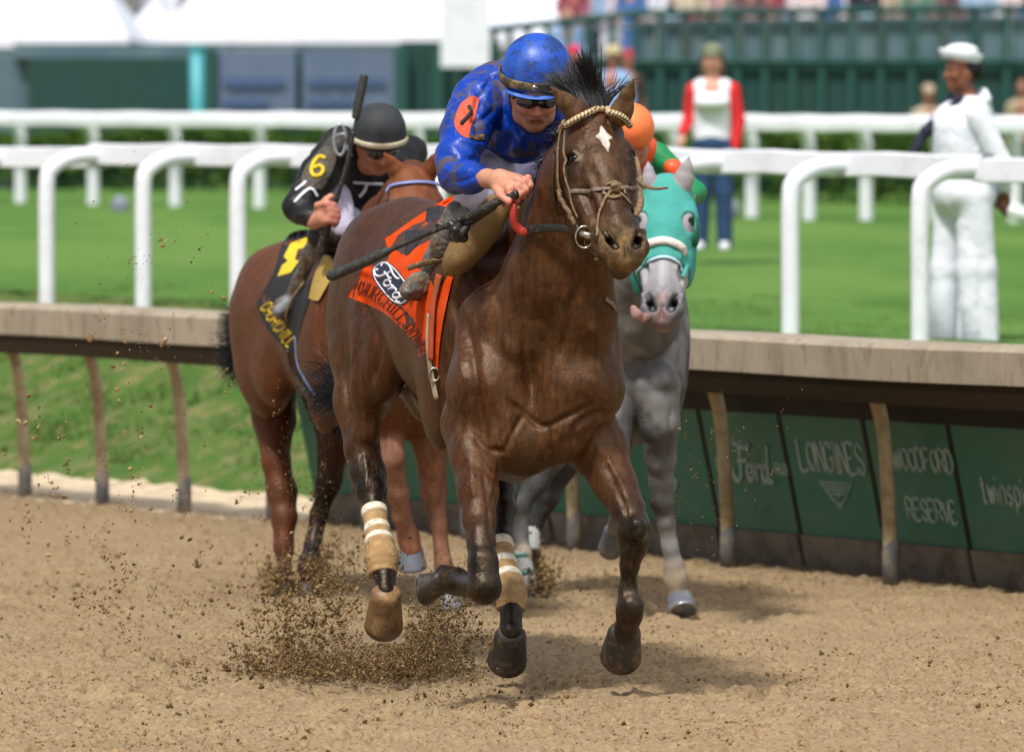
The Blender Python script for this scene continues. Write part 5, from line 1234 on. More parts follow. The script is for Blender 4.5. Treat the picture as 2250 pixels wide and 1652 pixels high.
m_coat2 = mat('red_bay_coat', attr=True, rough=.45, spec=.34, tint=(1, .82, .66), var=[(5, 4, .5, .7, srgb(76, 38, 22), .5), (180, 2, .63, .74, srgb(170, 130, 84), .6, .8)], bump=[(28, .12)])
coat_sheen(m_coat2, .38, .62, .25)
f2.mesh('body', m_coat2, h2, default=c, dispfn=relief(REL2, wobble)); f2.bv = f2.bvh()
H2 = HeadFrame(P(905, 372, 23.25), P(935, 640, 22.9), math.radians(6), .96); fh2 = Fig(.006); horse_head(fh2, H2, (srgb(112, 62, 36), srgb(76, 44, 30), srgb(92, 62, 46)))
ear(fh2, P(862, 388, 23.25), P(888, 372, 23.25), P(842, 334, 23.2), .034, srgb(120, 68, 40), None); ear(fh2, P(925, 372, 23.25), P(958, 386, 23.25), P(966, 330, 23.2), .034, srgb(120, 62, 36), None)
fh2.mesh('head', m_coat2, h2, default=c); fh2.bv = fh2.bvh()
strap('browband', [fh2.bv], [(852, 425), (862, 411), (890, 405), (930, 403), (968, 408)], 9, mat('blue_browband', srgb(120, 136, 190), .5), h2, .010, .4)
strap('cheek_strap', [fh2.bv, f2.bv], [(856, 420), (852, 450), (848, 480)], 7, m_blkl, h2, .008, .5); strap('cheek_strap', [fh2.bv, f2.bv], [(838, 425), (828, 455), (820, 490)], 5, mat('red_strap', srgb(150, 70, 60), .6), h2, .008, .5)
for sg in (-1, 1):
    mb = MB(); mb.sphere(H2(.170, sg*.085, -.036), (.024, .024, .024)); mb.obj('eye', m_eye, h2)
hoof(h2, P(903, 1205, 23.95), P(906, 1244, 23.97), RM(32, 24), m=mat('blue_grey_hoof', srgb(92, 96, 106), .5, var=[(14, 4, .5, .62, srgb(122, 112, 98), .6)]))
hoof(h2, P(984, 1300, 24.0), P(992, 1336, 24.0), RM(31, 24), m=bpy.data.materials['blue_grey_hoof'])
hoof(h2, P(628, 1280, 25.0), P(628, 1310, 25.0), RM(26, 25)); hoof(h2, P(676, 1275, 24.95), P(676, 1306, 24.95), RM(28, 25))
n2 = 500; roots = []; dirs = []
for i in range(n2): roots.append(P(540+RR.random()*20, 740+RR.random()*60, 25.75)); dirs.append((-.8-.4*RR.random(), .2, .5-RR.random()*1.4))
hair('tail', roots, dirs, .17, m_hair, h2, .0020, 1.2, 1.3, 12, 10, 'dark tail blown out behind', .2)
n2 = 260; roots = []; dirs = []
for i in range(n2): roots.append(P(545+RR.random()*12, 720+RR.normal()*10, 25.7)); dirs.append((-1, .1, .25+RR.normal()*.15))
hair('tail', roots, dirs, .16, m_hair, h2, .0014, 1.0, .3, 13, 10, None, .15)
# cloth of the second horse
m_bcl = mat('black_cloth', srgb(24, 24, 28), .8, bump=[(100, .2)]); m_yel = mat('yellow_print', srgb(214, 186, 30), .7); m_gold = mat('gold_cloth', srgb(168, 140, 70), .75, bump=[(60, .3)])
P2 = Patch([[(780, 505), (720, 520), (680, 505), (640, 512), (618, 540)], [(760, 545), (700, 570), (665, 575), (625, 585), (600, 600)], [(700, 620), (670, 640), (640, 655), (605, 660), (574, 650)], [(665, 700), (650, 715), (630, 720), (600, 705), (565, 672)], [(655, 760), (648, 768), (636, 772), (612, 752), (586, 722)]], [f2.bv], .02, 25.0, lambda u, v: .008*np.sin(u*10+v*6))
c2 = P2.cloth('saddle_cloth', m_bcl, h2); c2['label'] = 'black saddle cloth with yellow numeral'
def Y2(x, y): return (460+x*.464, 153.3+y*.464)
sub_fix(P2.shape('numeral', [Y2(*p) for p in [(385, 822), (465, 792), (455, 840), (418, 850), (405, 900), (425, 905), (385, 960), (322, 978), (345, 925), (372, 905), (352, 885)]], m_yel, c2, .006), c2)
st, wd = layout('CHURCHILL', 1.0, .74, .55); pth = catmull([np.array(p, float) for p in [(572, 676), (590, 706), (612, 738), (634, 764)]], 40)
def on2(x, y):
    t = min(x/wd, 1)*38.99; i = int(t); p = pth[i]*(1-t+i)+pth[i+1]*(t-i); d = unit(pth[i+1]-pth[i]); return p+np.array([d[1], -d[0]])*y*26
sub_fix(P2.strokes('hem_lettering', [[on2(*p) for p in s_] for s_ in st], m_yel, c2, .0035, .007), c2)
P3 = Patch([[(792, 498), (770, 508), (748, 520)], [(772, 540), (742, 552), (712, 560)], [(735, 600), (712, 606), (690, 606)], [(700, 660), (690, 660), (678, 655)]], [f2.bv], .03, 24.6)
P3.cloth('saddle_flap', m_gold, h2, .008)
strap('girth', [f2.bv], [(636, 768), (646, 810), (670, 850), (700, 880)], 22, m_blkl, h2, .012, .3); strap('overgirth', [f2.bv], [(658, 740), (664, 800), (684, 840), (704, 868)], 9, mat('blue_strap', srgb(96, 120, 168), .6), h2, .02, .4)
# jockey two
j2 = thing('person', P(760, 600, 24.3), 'jockey in black silks with yellow six on the sleeve and pale-banded dark helmet', 'person')
h2o = P(829, 320, 24.03); fw2 = unit((.30, -.80, -.52)); up2 = unit(np.array((.12, -.45, .85))-fw2*(np.array((.12, -.45, .85))@fw2))
q2_ = Fig(.006); g2 = face_prims(q2_, h2o, up2, fw2, .96, srgb(176, 118, 96))
SK2 = srgb(190, 132, 108)
q2_.chain([(822, 345, 24.15, 28), (800, 375, 24.4, 30)], .02, SK2); q2_.chain([(795, 400, 24.55, 34), (790, 470, 24.75, 34)], .03, SK2)
q2_.chain([(748, 335, 24.19, 28), (655, 462, 23.96, 20), (690, 486, 23.85, 17), (712, 478, 23.8, 20)], .02, SK2)
for k, (x0, y0) in enumerate([(708, 450), (714, 462), (716, 474), (712, 486)]):
    q2_.chain([(x0-10, y0+2, 23.80, 9), (x0+10, y0-2, 23.76, 8.5), (x0+26, y0+2, 23.77, 8), (x0+24, y0+8, 23.82, 7)], .004, cols=[SK2, srgb(198, 130, 112), SKIND])
q2_.chain([(700, 460, 23.82, 11), (718, 440, 23.80, 9), (728, 432, 23.80, 8)], .006, SK2)
q2_.chain([(760, 470, 24.6, 40), (742, 520, 24.2, 34), (690, 600, 24.3, 22), (640, 690, 24.3, 18)], .03, SK2)
q2_.mesh('body', m_skin, j2, colfn=lambda V, C: C, default=SK2, tau=.006)
m_bsilk = mat('black_silk', srgb(20, 20, 24), .5, spec=.35, var=[(18, 5, .54, .66, srgb(62, 56, 48), .6, .8)], bump=[(12, .3)])
s2_ = Fig(.008)
s2_.chain([(798, 365, 24.33, 52), (790, 410, 24.42, 60), (792, 470, 24.6, 58)], .05); s2_.chain([(850, 370, 24.4, 46), (900, 335, 24.6, 38)], .05)
s2_.chain([(748, 322, 24.15, 46), (700, 385, 24.05, 40), (656, 452, 23.95, 30)], .03); s2_.chain([(652, 458, 23.95, 31), (685, 480, 23.86, 23)], .02)
s2_.mesh('jersey', m_bsilk, j2, dispfn=cloth_wrinkle(8, .005, 20, .002)); s2_.bv = s2_.bvh()
P4 = Patch([[(688, 345), (712, 322), (740, 326)], [(672, 365), (700, 352), (738, 352)], [(662, 390), (690, 388), (722, 392)], [(664, 410), (685, 414), (708, 416)]], [s2_.bv], .008, 24.0)
p4 = P4.cloth('arm_patch', mat('grey_arm_patch', srgb(84, 78, 66), .8, var=[(24, 4, .5, .64, srgb(50, 48, 46), .7)]), j2, .003)
sub_fix(P4.strokes('numeral', [[(715, 348), (702, 344), (690, 356), (684, 374), (690, 386), (704, 384), (710, 372), (702, 364), (688, 370)]], m_yel, p4, .0085, .008, (1, .3)), p4)
for a in ([(650, 420), (668, 405), (672, 400)], [(648, 446), (668, 424), (684, 416), (696, 432)], [(778, 400), (812, 402), (840, 404)], [(806, 404), (800, 420), (790, 432)]): strap('white_stripe', [s2_.bv], a, 8, m_wht, j2, .006, .3)
l2_ = Fig(.008); l2_.chain([(780, 470, 24.7, 55), (748, 500, 24.2, 38), (742, 530, 24.15, 28)], .04); l2_.chain([(742, 430, 24.15, 30), (752, 500, 24.1, 30)], .03); l2_.mesh('breeches', m_breech, j2, dispfn=cloth_wrinkle(10, .004, 24, .002))
m_boot2 = mat('brown_boot', srgb(84, 70, 56), .35, var=[(20, 5, .46, .6, srgb(40, 36, 34), .7), (9, 3, .54, .66, srgb(128, 112, 88), .6)], bump=[(24, .4)])
b2_ = Fig(.007); b2_.chain([(725, 530, 24.15, 34), (700, 560, 24.2, 32), (668, 620, 24.3, 24), (645, 660, 24.35, 20)], .02); b2_.chain([(650, 662, 24.35, 22), (622, 672, 24.3, 18), (612, 684, 24.28, 12)], .015); b2_.chain([(648, 690, 24.35, 16), (612, 692, 24.3, 8)], .01)
b2_.mesh('boot', m_boot2, j2, dispfn=cloth_wrinkle(22, .004, 50, .002, (1, 1, 2))); tc2 = Fig(.006); tc2.chain([(632, 668, 24.27, 21), (613, 684, 24.24, 15)], .015); tc2.mesh('toe_cap', mat('grey_toe', srgb(112, 114, 120), .5, var=[(30, 4, .5, .62, srgb(84, 72, 56), .7)], bump=[(40, .4)]), j2)
b2_ = Fig(.007); b2_.chain([(700, 520, 24.1, 26), (760, 520, 24.1, 24)], .02); b2_.mesh('boot_cuff', m_blkl, j2)
mb = MB(); q = catmull([P(668, 620, 24.2), P(640, 660, 24.2), P(628, 700, 24.22), P(652, 705, 24.25), P(665, 670, 24.2)], 24); mb.tube(q, .007, 6); mb.obj('stirrup', m_muddy, h2)
hm2 = Fig(.006); hc2 = P(834, 285, 24.0); hu2 = unit((.03, -.32, .94)); hf2 = unit(np.array((.2, -.9, -.3))-hu2*(np.array((.2, -.9, -.3))@hu2)); HB = np.array([hf2, np.cross(hf2, hu2), hu2])
hm2.ell(hc2, (.118, .106, .108), HB, .01); hm2.ell(hc2-hu2*.03, (.118, .106, .06), HB, .02); hm2.ell(hc2-hu2*.15, (.25, .25, .095), HB, .005, None, 'd'); hm2.mesh('helmet', mat('black_helmet_cover', srgb(34, 38, 42), .7, var=[(10, 5, .45, .65, srgb(54, 58, 62), .6)], bump=[(60, .2)]), j2)
mb = MB(); mb.tube([hc2+HB.T@np.array((.124*math.cos(a), .112*math.sin(a), -.030)) for a in np.linspace(0, 2*math.pi, 41)], .020, 8, flat=(.2, .6), up=hu2, caps=False); mb.obj('helmet_band', mat('cream_band', srgb(196, 186, 160), .6, var=[(24, 4, .5, .62, srgb(130, 108, 76), .6)]), j2)
gg = Fig(.005); rt = np.cross(fw2, up2)
for s_ in (-1, 1): gg.ell(h2o+fw2*.078+rt*s_*.033+up2*.010, (.022, .036, .026), np.array([unit(fw2+rt*s_*.45), unit(rt-fw2*s_*.45), up2]), .012)
gg.mesh('goggles', m_lens, j2)
mb = MB(); q = [P(747+13*math.cos(a), 308+34*math.sin(a), 24.0) for a in np.linspace(0, 6.283, 25)]; mb.tube(q, .0075, 8, caps=False); mb.tube(catmull([P(738, 300, 24.0), P(756, 296, 23.98), P(762, 320, 24.0), P(772, 345, 24.0)], 14), .008, 6); mb.obj('spare_goggles', mat('silver_goggle_frame', srgb(150, 152, 158), .3, metal=.4, bump=[(60, .3)]), j2)
wh2 = thing('riding_whip', P(745, 420, 23.8), 'dark riding whip held upright by the jockey in black', 'whip')
free_w('shaft', [(776, 290, 23.75, 5.5), (763, 360, 23.76, 5), (742, 430, 23.77, 5.5), (728, 470, 23.8, 7)], m_whip, wh2)
free_w('flap', [(780, 262, 23.75, 6), (782, 255, 23.75, 9), (792, 205, 23.75, 10.5), (801, 165, 23.75, 9)], bpy.data.materials['whip_flap'], wh2)
free_w('handle', [(728, 470, 23.8, 8), (716, 510, 23.82, 9), (704, 556, 23.85, 12)], m_whip, wh2)

# ------------------------------------------------------------------ third horse, grey with a teal hood, and its jockey
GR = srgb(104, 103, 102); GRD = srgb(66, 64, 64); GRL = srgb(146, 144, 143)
h3 = thing('racehorse', P(1420, 1350, 23.7)*[1, 1, 0], 'dappled grey racehorse in a teal blinker hood with its tongue out, third behind the leader', 'horse')
C3 = P(1395, 770, 23.6); L3, A3 = frame(C3, .22, -.975)
f3 = Fig(.0095); c = GR
f3.ell(L3(.16, 0, 1.04), (.30, .235, .38), A3, .08, c); f3.ell(L3(.60, 0, 1.18), (.52, .28, .35), A3, .10, c); f3.ell(L3(1.05, 0, 1.22), (.42, .24, .28), A3, .10, c); f3.ell(L3(1.36, 0, 1.26), (.36, .22, .27), A3, .10, c)
for sg in (1, -1): f3.ell(L3(1.40, sg*.14, 1.1), (.26, .13, .33), A3, .08, c); f3.ell(L3(.28, sg*.20, 1.08), (.17, .08, .36), A3, .07, c)
f3.chain([(1440, 500, 23.1, 52), (1425, 600, 23.3, 66), (1412, 700, 23.45, 84)], .06, c); f3.chain([(1440, 430, 23.2, 45), (1400, 520, 23.5, 60), (1380, 600, 23.8, 70)], .06, c)
f3.chain([(1440, 850, 23.5, 56), (1450, 930, 23.5, 42), (1452, 1010, 23.55, 32), (1453, 1060, 23.58, 25), (1455, 1100, 23.6, 26), (1463, 1145, 23.62, 19), (1472, 1200, 23.64, 17), (1482, 1245, 23.66, 20), (1484, 1270, 23.67, 24), (1490, 1305, 23.68, 22)], .025, cols=[c, c, GRL, GRD, GRD, GRL, GRL, srgb(170, 150, 120), srgb(150, 136, 120)])
f3.chain([(1360, 860, 23.6, 52), (1352, 960, 23.5, 36), (1356, 1060, 23.4, 25), (1362, 1110, 23.5, 20), (1350, 1165, 23.9, 17)], .025, c)
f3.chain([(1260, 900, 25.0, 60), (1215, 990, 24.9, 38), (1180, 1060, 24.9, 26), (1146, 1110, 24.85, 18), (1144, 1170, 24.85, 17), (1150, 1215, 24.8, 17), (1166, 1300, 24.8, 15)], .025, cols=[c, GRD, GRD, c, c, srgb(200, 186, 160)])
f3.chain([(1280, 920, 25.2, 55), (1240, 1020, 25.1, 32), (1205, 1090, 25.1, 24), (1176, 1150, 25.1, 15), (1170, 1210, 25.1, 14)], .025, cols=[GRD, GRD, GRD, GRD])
def dapple(V, C):
    n1 = fbm(V*13, 2); n2 = fbm(V*4+9, 3); z = V[:, 2]
    k = np.clip((n1-.47)*5, -.4, .8)*np.clip(n2*2-.3, 0, 1); C = C*(1+.9*k[:, None]); C = C*(1-.35*np.clip((n2-.5)*5, 0, 1)[:, None]); return np.clip(C, 0, .75)
REL3 = [([(1470, 640), (1455, 720), (1460, 800)], 12, -.012), ([(1400, 760), (1430, 850), (1490, 860)], 12, -.010), ([(1478, 880), (1470, 960), (1466, 1040)], 6, -.008), ([(1440, 900), (1442, 1000)], 8, .005)]
f3.mesh('body', mat('grey_coat', attr=True, rough=.65, spec=.25, bump=[(30, .2)], var=[(180, 2, .62, .72, srgb(176, 150, 110), .5)]), h3, colfn=dapple, default=c, dispfn=relief(REL3, wobble)); f3.bv = f3.bvh()
H3 = HeadFrame(P(1464, 396, 23.0), P(1454, 676, 22.72), math.radians(-3), .98); fh3 = Fig(.0055); horse_head(fh3, H3, (srgb(160, 158, 160), srgb(116, 114, 117), srgb(84, 82, 84)))
ear(fh3, P(1412, 408, 23.0), P(1442, 396, 23.0), P(1424, 352, 23.0), .028, srgb(150, 144, 150), None); ear(fh3, P(1484, 396, 23.0), P(1516, 412, 23.0), P(1515, 342, 22.98), .038, srgb(150, 146, 146), None)
def greyface(V, C):
    q = (V-H3.o)/H3.S; u = q@H3.a; v = q@H3.b; w_ = q@H3.n
    pk = np.exp(-(((u-.52)/.03)**2+(v/.018)**2))*(w_ > -.03)+np.exp(-(((u-.60)/.03)**2+(v/.035)**2)); C = C*(1-.42*np.clip(pk, 0, 1)[:, None])+np.array(srgb(206, 150, 140))*.30*np.clip(pk, 0, 1)[:, None]
    for sg in (-1, 1):
        a = np.array([.508, sg*.060]); b = np.array([.568, sg*.036]); ab = b-a; t = np.clip(((u-a[0])*ab[0]+(v-a[1])*ab[1])/(ab@ab), 0, 1); dn = np.hypot(u-a[0]-t*ab[0], v-a[1]-t*ab[1])
        C[(dn < .011+.006*t) & (w_ < -.004) & (w_ > -.06)] = srgb(26, 22, 26)
    return C
fh3.mesh('head', m_coat3 if 0 else mat('grey_face', attr=True, rough=.55, bump=[(60, .1)], var=[(20, 4, .5, .66, srgb(150, 146, 156), .5)]), h3, colfn=greyface, default=GRL); fh3.bv = fh3.bvh()
m_teal2 = mat('teal_hood_cloth', srgb(72, 156, 146), .8, spec=.2, bump=[(14, .3)])
hood = Fig(.0055)
for q in fh3.p[:]: pass
hf_ = Fig(.0055); horse_head(hf_, H3, ((0, 0, 0),)*3); hf_.p = [q for q in hf_.p if q['op'] == 'u']
e_ = lambda c_, r_, k=.005: hf_.ell(c_, r_, H3.A, k, None, 'd')
hf_.ell(H3(.66, 0, -.05), (.31, .4, .5), H3.A, .004, None, 'd')
for sg in (-1, 1): hf_.ell(H3(.180, sg*.094, -.02), (.040, .028, .055), H3.A, .006, None, 'd')
hf_.mesh('blinker_hood', m_teal2, h3, grow=.008)
cup = Fig(.005); cc = H3(.20, .118, -.055); cup.ell(cc, (.062, .02, .055), H3.A, .01); cup.ell(cc-H3.b*.022+H3.n*.02, (.050, .022, .048), H3.A, .006, None, 'd'); cup.mesh('blinker_cup', mat('dark_green_cup', srgb(16, 96, 74), .5), h3)
for sg in (-1, 1):
    mb = MB(); mb.sphere(H3(.185, sg*.092, -.072), (.020, .020, .020)); mb.obj('eye', m_eye, h3)
m_shp = mat('white_sheepskin', srgb(222, 214, 204), .95, bump=[(60, .8)])
strap('noseband', [fh3.bv], [(1388, 580), (1400, 556), (1425, 540), (1458, 532), (1488, 542), (1502, 560)], 22, m_shp, h3, .016, .7, 40)
strap('nose_strap', [fh3.bv], [(1398, 606), (1412, 586), (1435, 572), (1460, 566), (1486, 576), (1500, 600)], 9, mat('pale_blue_strap', srgb(176, 206, 216), .5), h3, .008, .5, 40)
strap('hood_flap', [fh3.bv, f3.bv], [(1388, 572), (1390, 600), (1402, 640)], 18, m_teal2, h3, .012, .4); strap('hood_flap', [fh3.bv], [(1508, 560), (1506, 590), (1498, 612)], 12, m_teal2, h3, .012, .4)
tg = Fig(.004); tg.chain([(1430, 694, 22.74, 7), (1412, 698, 22.70, 10), (1398, 690, 22.68, 11), (1392, 678, 22.68, 8)], .01, None, 'u', (np.array((0, 1., 0)), 2.2)); tg.mesh('tongue', mat('pink_tongue', srgb(158, 120, 112), .5), h3)
hoof(h3, P(1492, 1305, 23.68), P(1502, 1348, 23.62), RM(33, 23.7), m=mat('grey_hoof', srgb(92, 96, 106), .5, var=[(14, 4, .5, .64, srgb(140, 128, 110), .5)]))
hoof(h3, P(1167, 1296, 24.8), P(1172, 1322, 24.8), RM(24, 24.8)); hoof(h3, P(1348, 1165, 23.9), P(1342, 1198, 24.0), RM(26, 23.9), m=bpy.data.materials['grey_hoof']); hoof(h3, P(1170, 1208, 25.1), P(1166, 1240, 25.2), RM(24, 25.1))
mb = MB(); q = catmull([P(1147, 1208, 24.8), P(1154, 1250, 24.8), P(1166, 1292, 24.8)], 14); mb.tube(q, RM(19, 24.8), 14); bd = mb.obj('leg_bandage', mat('white_bandage', srgb(214, 216, 214), .85), h3)
for i in (1, 7): mb = MB(); mb.tube(q[i:i+2], RM(20.5, 24.8), 14); sub_fix(mb.obj('stripe', m_teal2, bd), bd)
mb = MB(); q = catmull([P(1176, 1146, 25.1), P(1171, 1180, 25.1), P(1170, 1206, 25.1)], 8); mb.tube(q, RM(17, 25.1), 12); mb.obj('leg_bandage', bpy.data.materials['white_bandage'], h3)
# jockey three
j3 = thing('person', P(1400, 600, 24.0), 'jockey in orange helmet and green and orange silks riding the grey horse', 'person')
q3 = Fig(.008); h3o = P(1386, 312, 23.78); g3 = face_prims(q3, h3o, unit((.05, -.4, .9)), unit((.1, -.9, -.4)), .92, SK2)
q3.chain([(1388, 330, 23.9, 26), (1385, 380, 24.1, 50), (1385, 480, 24.5, 50)], .03, SK2); q3.chain([(1425, 345, 24.0, 24), (1500, 380, 23.9, 17), (1530, 425, 23.8, 14), (1500, 445, 23.5, 12)], .02, SK2)
q3.chain([(1340, 345, 24.0, 24), (1300, 400, 23.9, 17), (1370, 440, 23.6, 14)], .02, SK2); q3.chain([(1385, 480, 24.6, 40), (1350, 540, 24.0, 30), (1330, 640, 24.2, 20)], .02, SK2); q3.chain([(1385, 480, 24.6, 40), (1450, 540, 24.0, 30), (1460, 640, 24.2, 20)], .02, SK2)
q3.chain([(1500, 445, 23.5, 12), (1488, 450, 23.45, 13)], .01, SK2); q3.mesh('body', m_skin, j3, default=SK2)
m_or2 = mat('orange_silk', srgb(224, 84, 40), .45, bump=[(12, .3)]); m_gr2 = mat('green_silk', srgb(16, 128, 70), .45, bump=[(12, .3)])
t3 = Fig(.008); t3.chain([(1400, 330, 23.9, 46), (1420, 345, 23.95, 40)], .04); t3.mesh('collar', m_or2, j3)
t3 = Fig(.008); t3.chain([(1390, 380, 24.15, 62), (1385, 470, 24.5, 66)], .04); t3.mesh('jersey', m_bsilk, j3)
t3 = Fig(.008); t3.chain([(1440, 345, 23.92, 34), (1475, 372, 23.9, 27)], .03); t3.mesh('sleeve', m_gr2, j3)
t3 = Fig(.008); t3.chain([(1478, 370, 23.86, 21), (1492, 384, 23.86, 20)], .03); t3.mesh('sleeve_band', m_or2, j3)
t3 = Fig(.008); t3.chain([(1500, 390, 23.9, 22), (1528, 424, 23.8, 22), (1505, 440, 23.6, 15)], .03); t3.mesh('sleeve', m_gr2, j3)
t3 = Fig(.008); t3.chain([(1345, 345, 23.95, 34), (1300, 400, 23.9, 24), (1360, 435, 23.7, 18)], .03); t3.mesh('sleeve', m_gr2, j3)
t3 = Fig(.008); t3.chain([(1385, 480, 24.5, 48), (1350, 540, 24.1, 36)], .03); t3.chain([(1385, 480, 24.5, 48), (1450, 540, 24.1, 36)], .03); t3.mesh('breeches', m_breech, j3)
hm3 = Fig(.006); hc3 = P(1387, 282, 23.68); hm3.ell(hc3, (.092, .115, .10), None, .01); hm3.ell(hc3-[0, 0, .155], (.2, .2, .08), None, .01, None, 'd'); hm3.mesh('helmet', mat('orange_helmet_cover', srgb(244, 124, 66), .5, bump=[(20, .1)]), j3)
# ------------------------------------------------------------------ people standing beyond the rails
HUM = {}
def fabric(nm, c, r=.8): return mat(nm, c, r, bump=[(14, .3)])
def stand(x, yfeet, d, hgt, face, label, skin, shirt, sleeve, pants, shoe, hat=None, hatc=None, hair_=None, arms=((.22, -.05, .95), (.20, .10, .80)), arml=None, res=.012, lean=0.0, group=None, zb=None, female=False, legs=True):
    """face: direction the person looks; arms: elbow and hand offsets (side, front, height/hgt*1.75) for one side, arml for the other"""
    o = P(x, yfeet, d) if zb is None else np.array([P(x, 0, d)[0], d, zb]); k = hgt/1.75
    F_ = unit(face); U = np.array((0, 0, 1.)); R = np.cross(F_, U)
    g = lambda s_, f_, z: o+R*s_*k+F_*(f_+lean*(z-1)*.5)*k+U*z*k
    t = thing('person', o, label, 'person', group)
    b = Fig(res); sk = skin
    face_prims(b, g(0, .03, 1.61), U, F_, .98*k, sk)
    b.cap(g(0, 0, 1.42), g(0, .01, 1.53), .055*k, .05*k, .02, sk); b.cap(g(0, 0, 1.0), g(0, 0, 1.35), .12*k, .13*k, .05, sk)
    al = arml or arms
    for s_, (el, ha) in ((1, arms), (-1, al)):
        b.cap(g(s_*.17, 0, 1.38), g(s_*el[0], el[1], el[2]+.15), .045*k, .038*k, .02, sk); b.cap(g(s_*el[0], el[1], el[2]+.15), g(s_*ha[0], ha[1], ha[2]+.1), .036*k, .026*k, .02, sk)
        h0 = g(s_*ha[0], ha[1], ha[2]+.1); dd_ = unit(h0-g(s_*el[0], el[1], el[2]+.15)); b.cap(h0, h0+dd_*.07*k, .034*k, .03*k, .01, sk)
        for j in range(4):
            bs = h0+dd_*.08*k+R*(j-1.5)*.018*k; b.cap(bs, bs+dd_*(.05+.01*(j in (1, 2)))*k+F_*.01*k, .009*k, .007*k, .004, sk)
        b.cap(h0+dd_*.03*k, h0+dd_*.07*k+F_*.04*k, .011*k, .009*k, .005, sk)
        if legs: b.cap(g(s_*.09, 0, .92), g(s_*.10, .02, .5), .075*k, .05*k, .03, sk); b.cap(g(s_*.10, .02, .5), g(s_*.10, 0, .08), .05*k, .035*k, .03, sk)
    b.mesh('body', m_skin, t, default=sk, tau=.008)
    j = Fig(res); j.cap(g(0, -.005, 1.18), g(0, -.005, 1.33), .15*k, .15*k, .05, None, 'u', (F_, 1.25)); j.cap(g(-.10, 0, 1.38), g(.10, 0, 1.38), .085*k, .085*k, .05)
    j.cap(g(0, 0, .98), g(0, 0, 1.15), .165*k, .155*k, .05, None, 'u', (F_, 1.25)); 
    if female: j.ell(g(0, .09, 1.26), np.array((.15, .15, .08))*k, None, .04)
    j.mesh('shirt', shirt, t, dispfn=cloth_wrinkle(4, .004, 10, .001))
    for s_, (el, ha) in ((1, arms), (-1, al)):
        q = Fig(res); q.cap(g(s_*.165, 0, 1.37), g(s_*el[0], el[1], el[2]+.15), .070*k, .058*k, .03); q.cap(g(s_*el[0], el[1], el[2]+.15), g(s_*ha[0], ha[1], ha[2]+.13), .055*k, .042*k, .02); q.mesh('sleeve', sleeve, t, dispfn=cloth_wrinkle(5, .004, 12, .001))
    if legs:
        q = Fig(res); q.ell(g(0, -.01, .92), np.array((.155, .155, .13))*k, None, .05)
        for s_ in (1, -1): q.cap(g(s_*.085, 0, .9), g(s_*.095, .01, .5), .095*k, .075*k, .03); q.cap(g(s_*.095, .01, .5), g(s_*.10, 0, .07), .075*k, .065*k, .03)
        q.mesh('trousers', pants, t, dispfn=cloth_wrinkle(4, .005, 10, .001))
        for s_ in (1, -1): q = Fig(res); q.cap(g(s_*.10, -.03, .05), g(s_*.11, .14, .035), .05*k, .042*k, .02); q.mesh('shoe', shoe, t)
    if hair_ is not None:
        q = Fig(res); q.ell(g(0, .0, 1.655), np.array((.090, .098, .10))*k, np.array([R, F_, U]), .02); q.ell(g(0, .09, 1.60), np.array((.07, .07, .085))*k, np.array([R, F_, U]), .01, None, 'd')
        if female: q.cap(g(.06, -.03, 1.62), g(.075, -.01, 1.46), .045*k, .04*k, .03); q.cap(g(-.06, -.03, 1.62), g(-.075, -.01, 1.46), .045*k, .04*k, .03)
        q.mesh('hair', hair_, t)
    if hat == 'cap':
        q = Fig(res); q.ell(g(0, .01, 1.70), np.array((.095, .110, .075))*k, np.array([R, F_, U]), .02); q.cap(g(-.03, .12, 1.665), g(.03, .12, 1.665), .035*k, .035*k, .02, None, 'u', (U, 3.5)); q.mesh('cap', hatc, t)
    if hat == 'brim':
        q = Fig(res*.8); q.ell(g(0, .01, 1.71), np.array((.09, .105, .085))*k, np.array([R, F_, U]), .01); q.ell(g(0, .01, 1.685), np.array((.17, .18, .016))*k, np.array([R, F_, U]), .012); q.mesh('hat', hatc, t)
    return t, g, R, F_
m_whc = fabric('white_cotton', srgb(226, 228, 238), .75); m_red = fabric('red_cotton', srgb(206, 30, 34)); m_jean = fabric('blue_denim', srgb(32, 62, 100)); m_whshoe = fabric('white_shoe', srgb(220, 222, 226), .5)
m_olive = fabric('olive_cap', srgb(112, 120, 98)); m_brh = fabric('brown_hair', srgb(72, 56, 44)); m_navyc = fabric('navy_cloth', srgb(22, 28, 52)); m_beige = fabric('beige_shirt', srgb(176, 158, 132)); m_lblue = fabric('light_blue_shirt', srgb(136, 172, 214)); m_khaki = fabric('khaki_trousers', srgb(120, 108, 86)); m_pink = fabric('pink_cap', srgb(204, 40, 78))
# sailor in whites, seen from the side
DS = 34.3; zs = zt((2128-CX)*DS/FOC, DS)
S_, gS, RS, FS = stand(2124, 784, DS, 1.76, (-.93, -.30, 0), 'sailor in white uniform and round white cap standing in profile behind the near white rail', srgb(112, 66, 44), m_whc, m_whc, m_whc, m_blkl, None, None, None,
      arms=((.20, -.16, .95), (.02, -.20, .80)), arml=((.20, -.12, .96), (.03, -.22, .82)), res=.0085, zb=1.8-(784-HZ)*DS/FOC)
q = Fig(.007); UA = np.array([RS, FS, (0, 0, 1.)]); ct = gS(0, .035, 1.705)
q.ell(ct+[0, 0, .028], (.092, .102, .045), UA, .01); q.mesh('cap_crown', m_whc, S_)
mb = MB(); ring = []
for h_, r_ in ((0, .98), (.0, 1.04), (.052, 1.24), (.056, 1.20), (.012, .96)): ring.append([ct+RS*.092*r_*math.cos(a)+FS*.105*r_*math.sin(a)+np.array([0, 0, h_-.030+.16*(.105*math.sin(a)*r_)]) for a in np.linspace(0, 2*math.pi, 33)[:-1]])
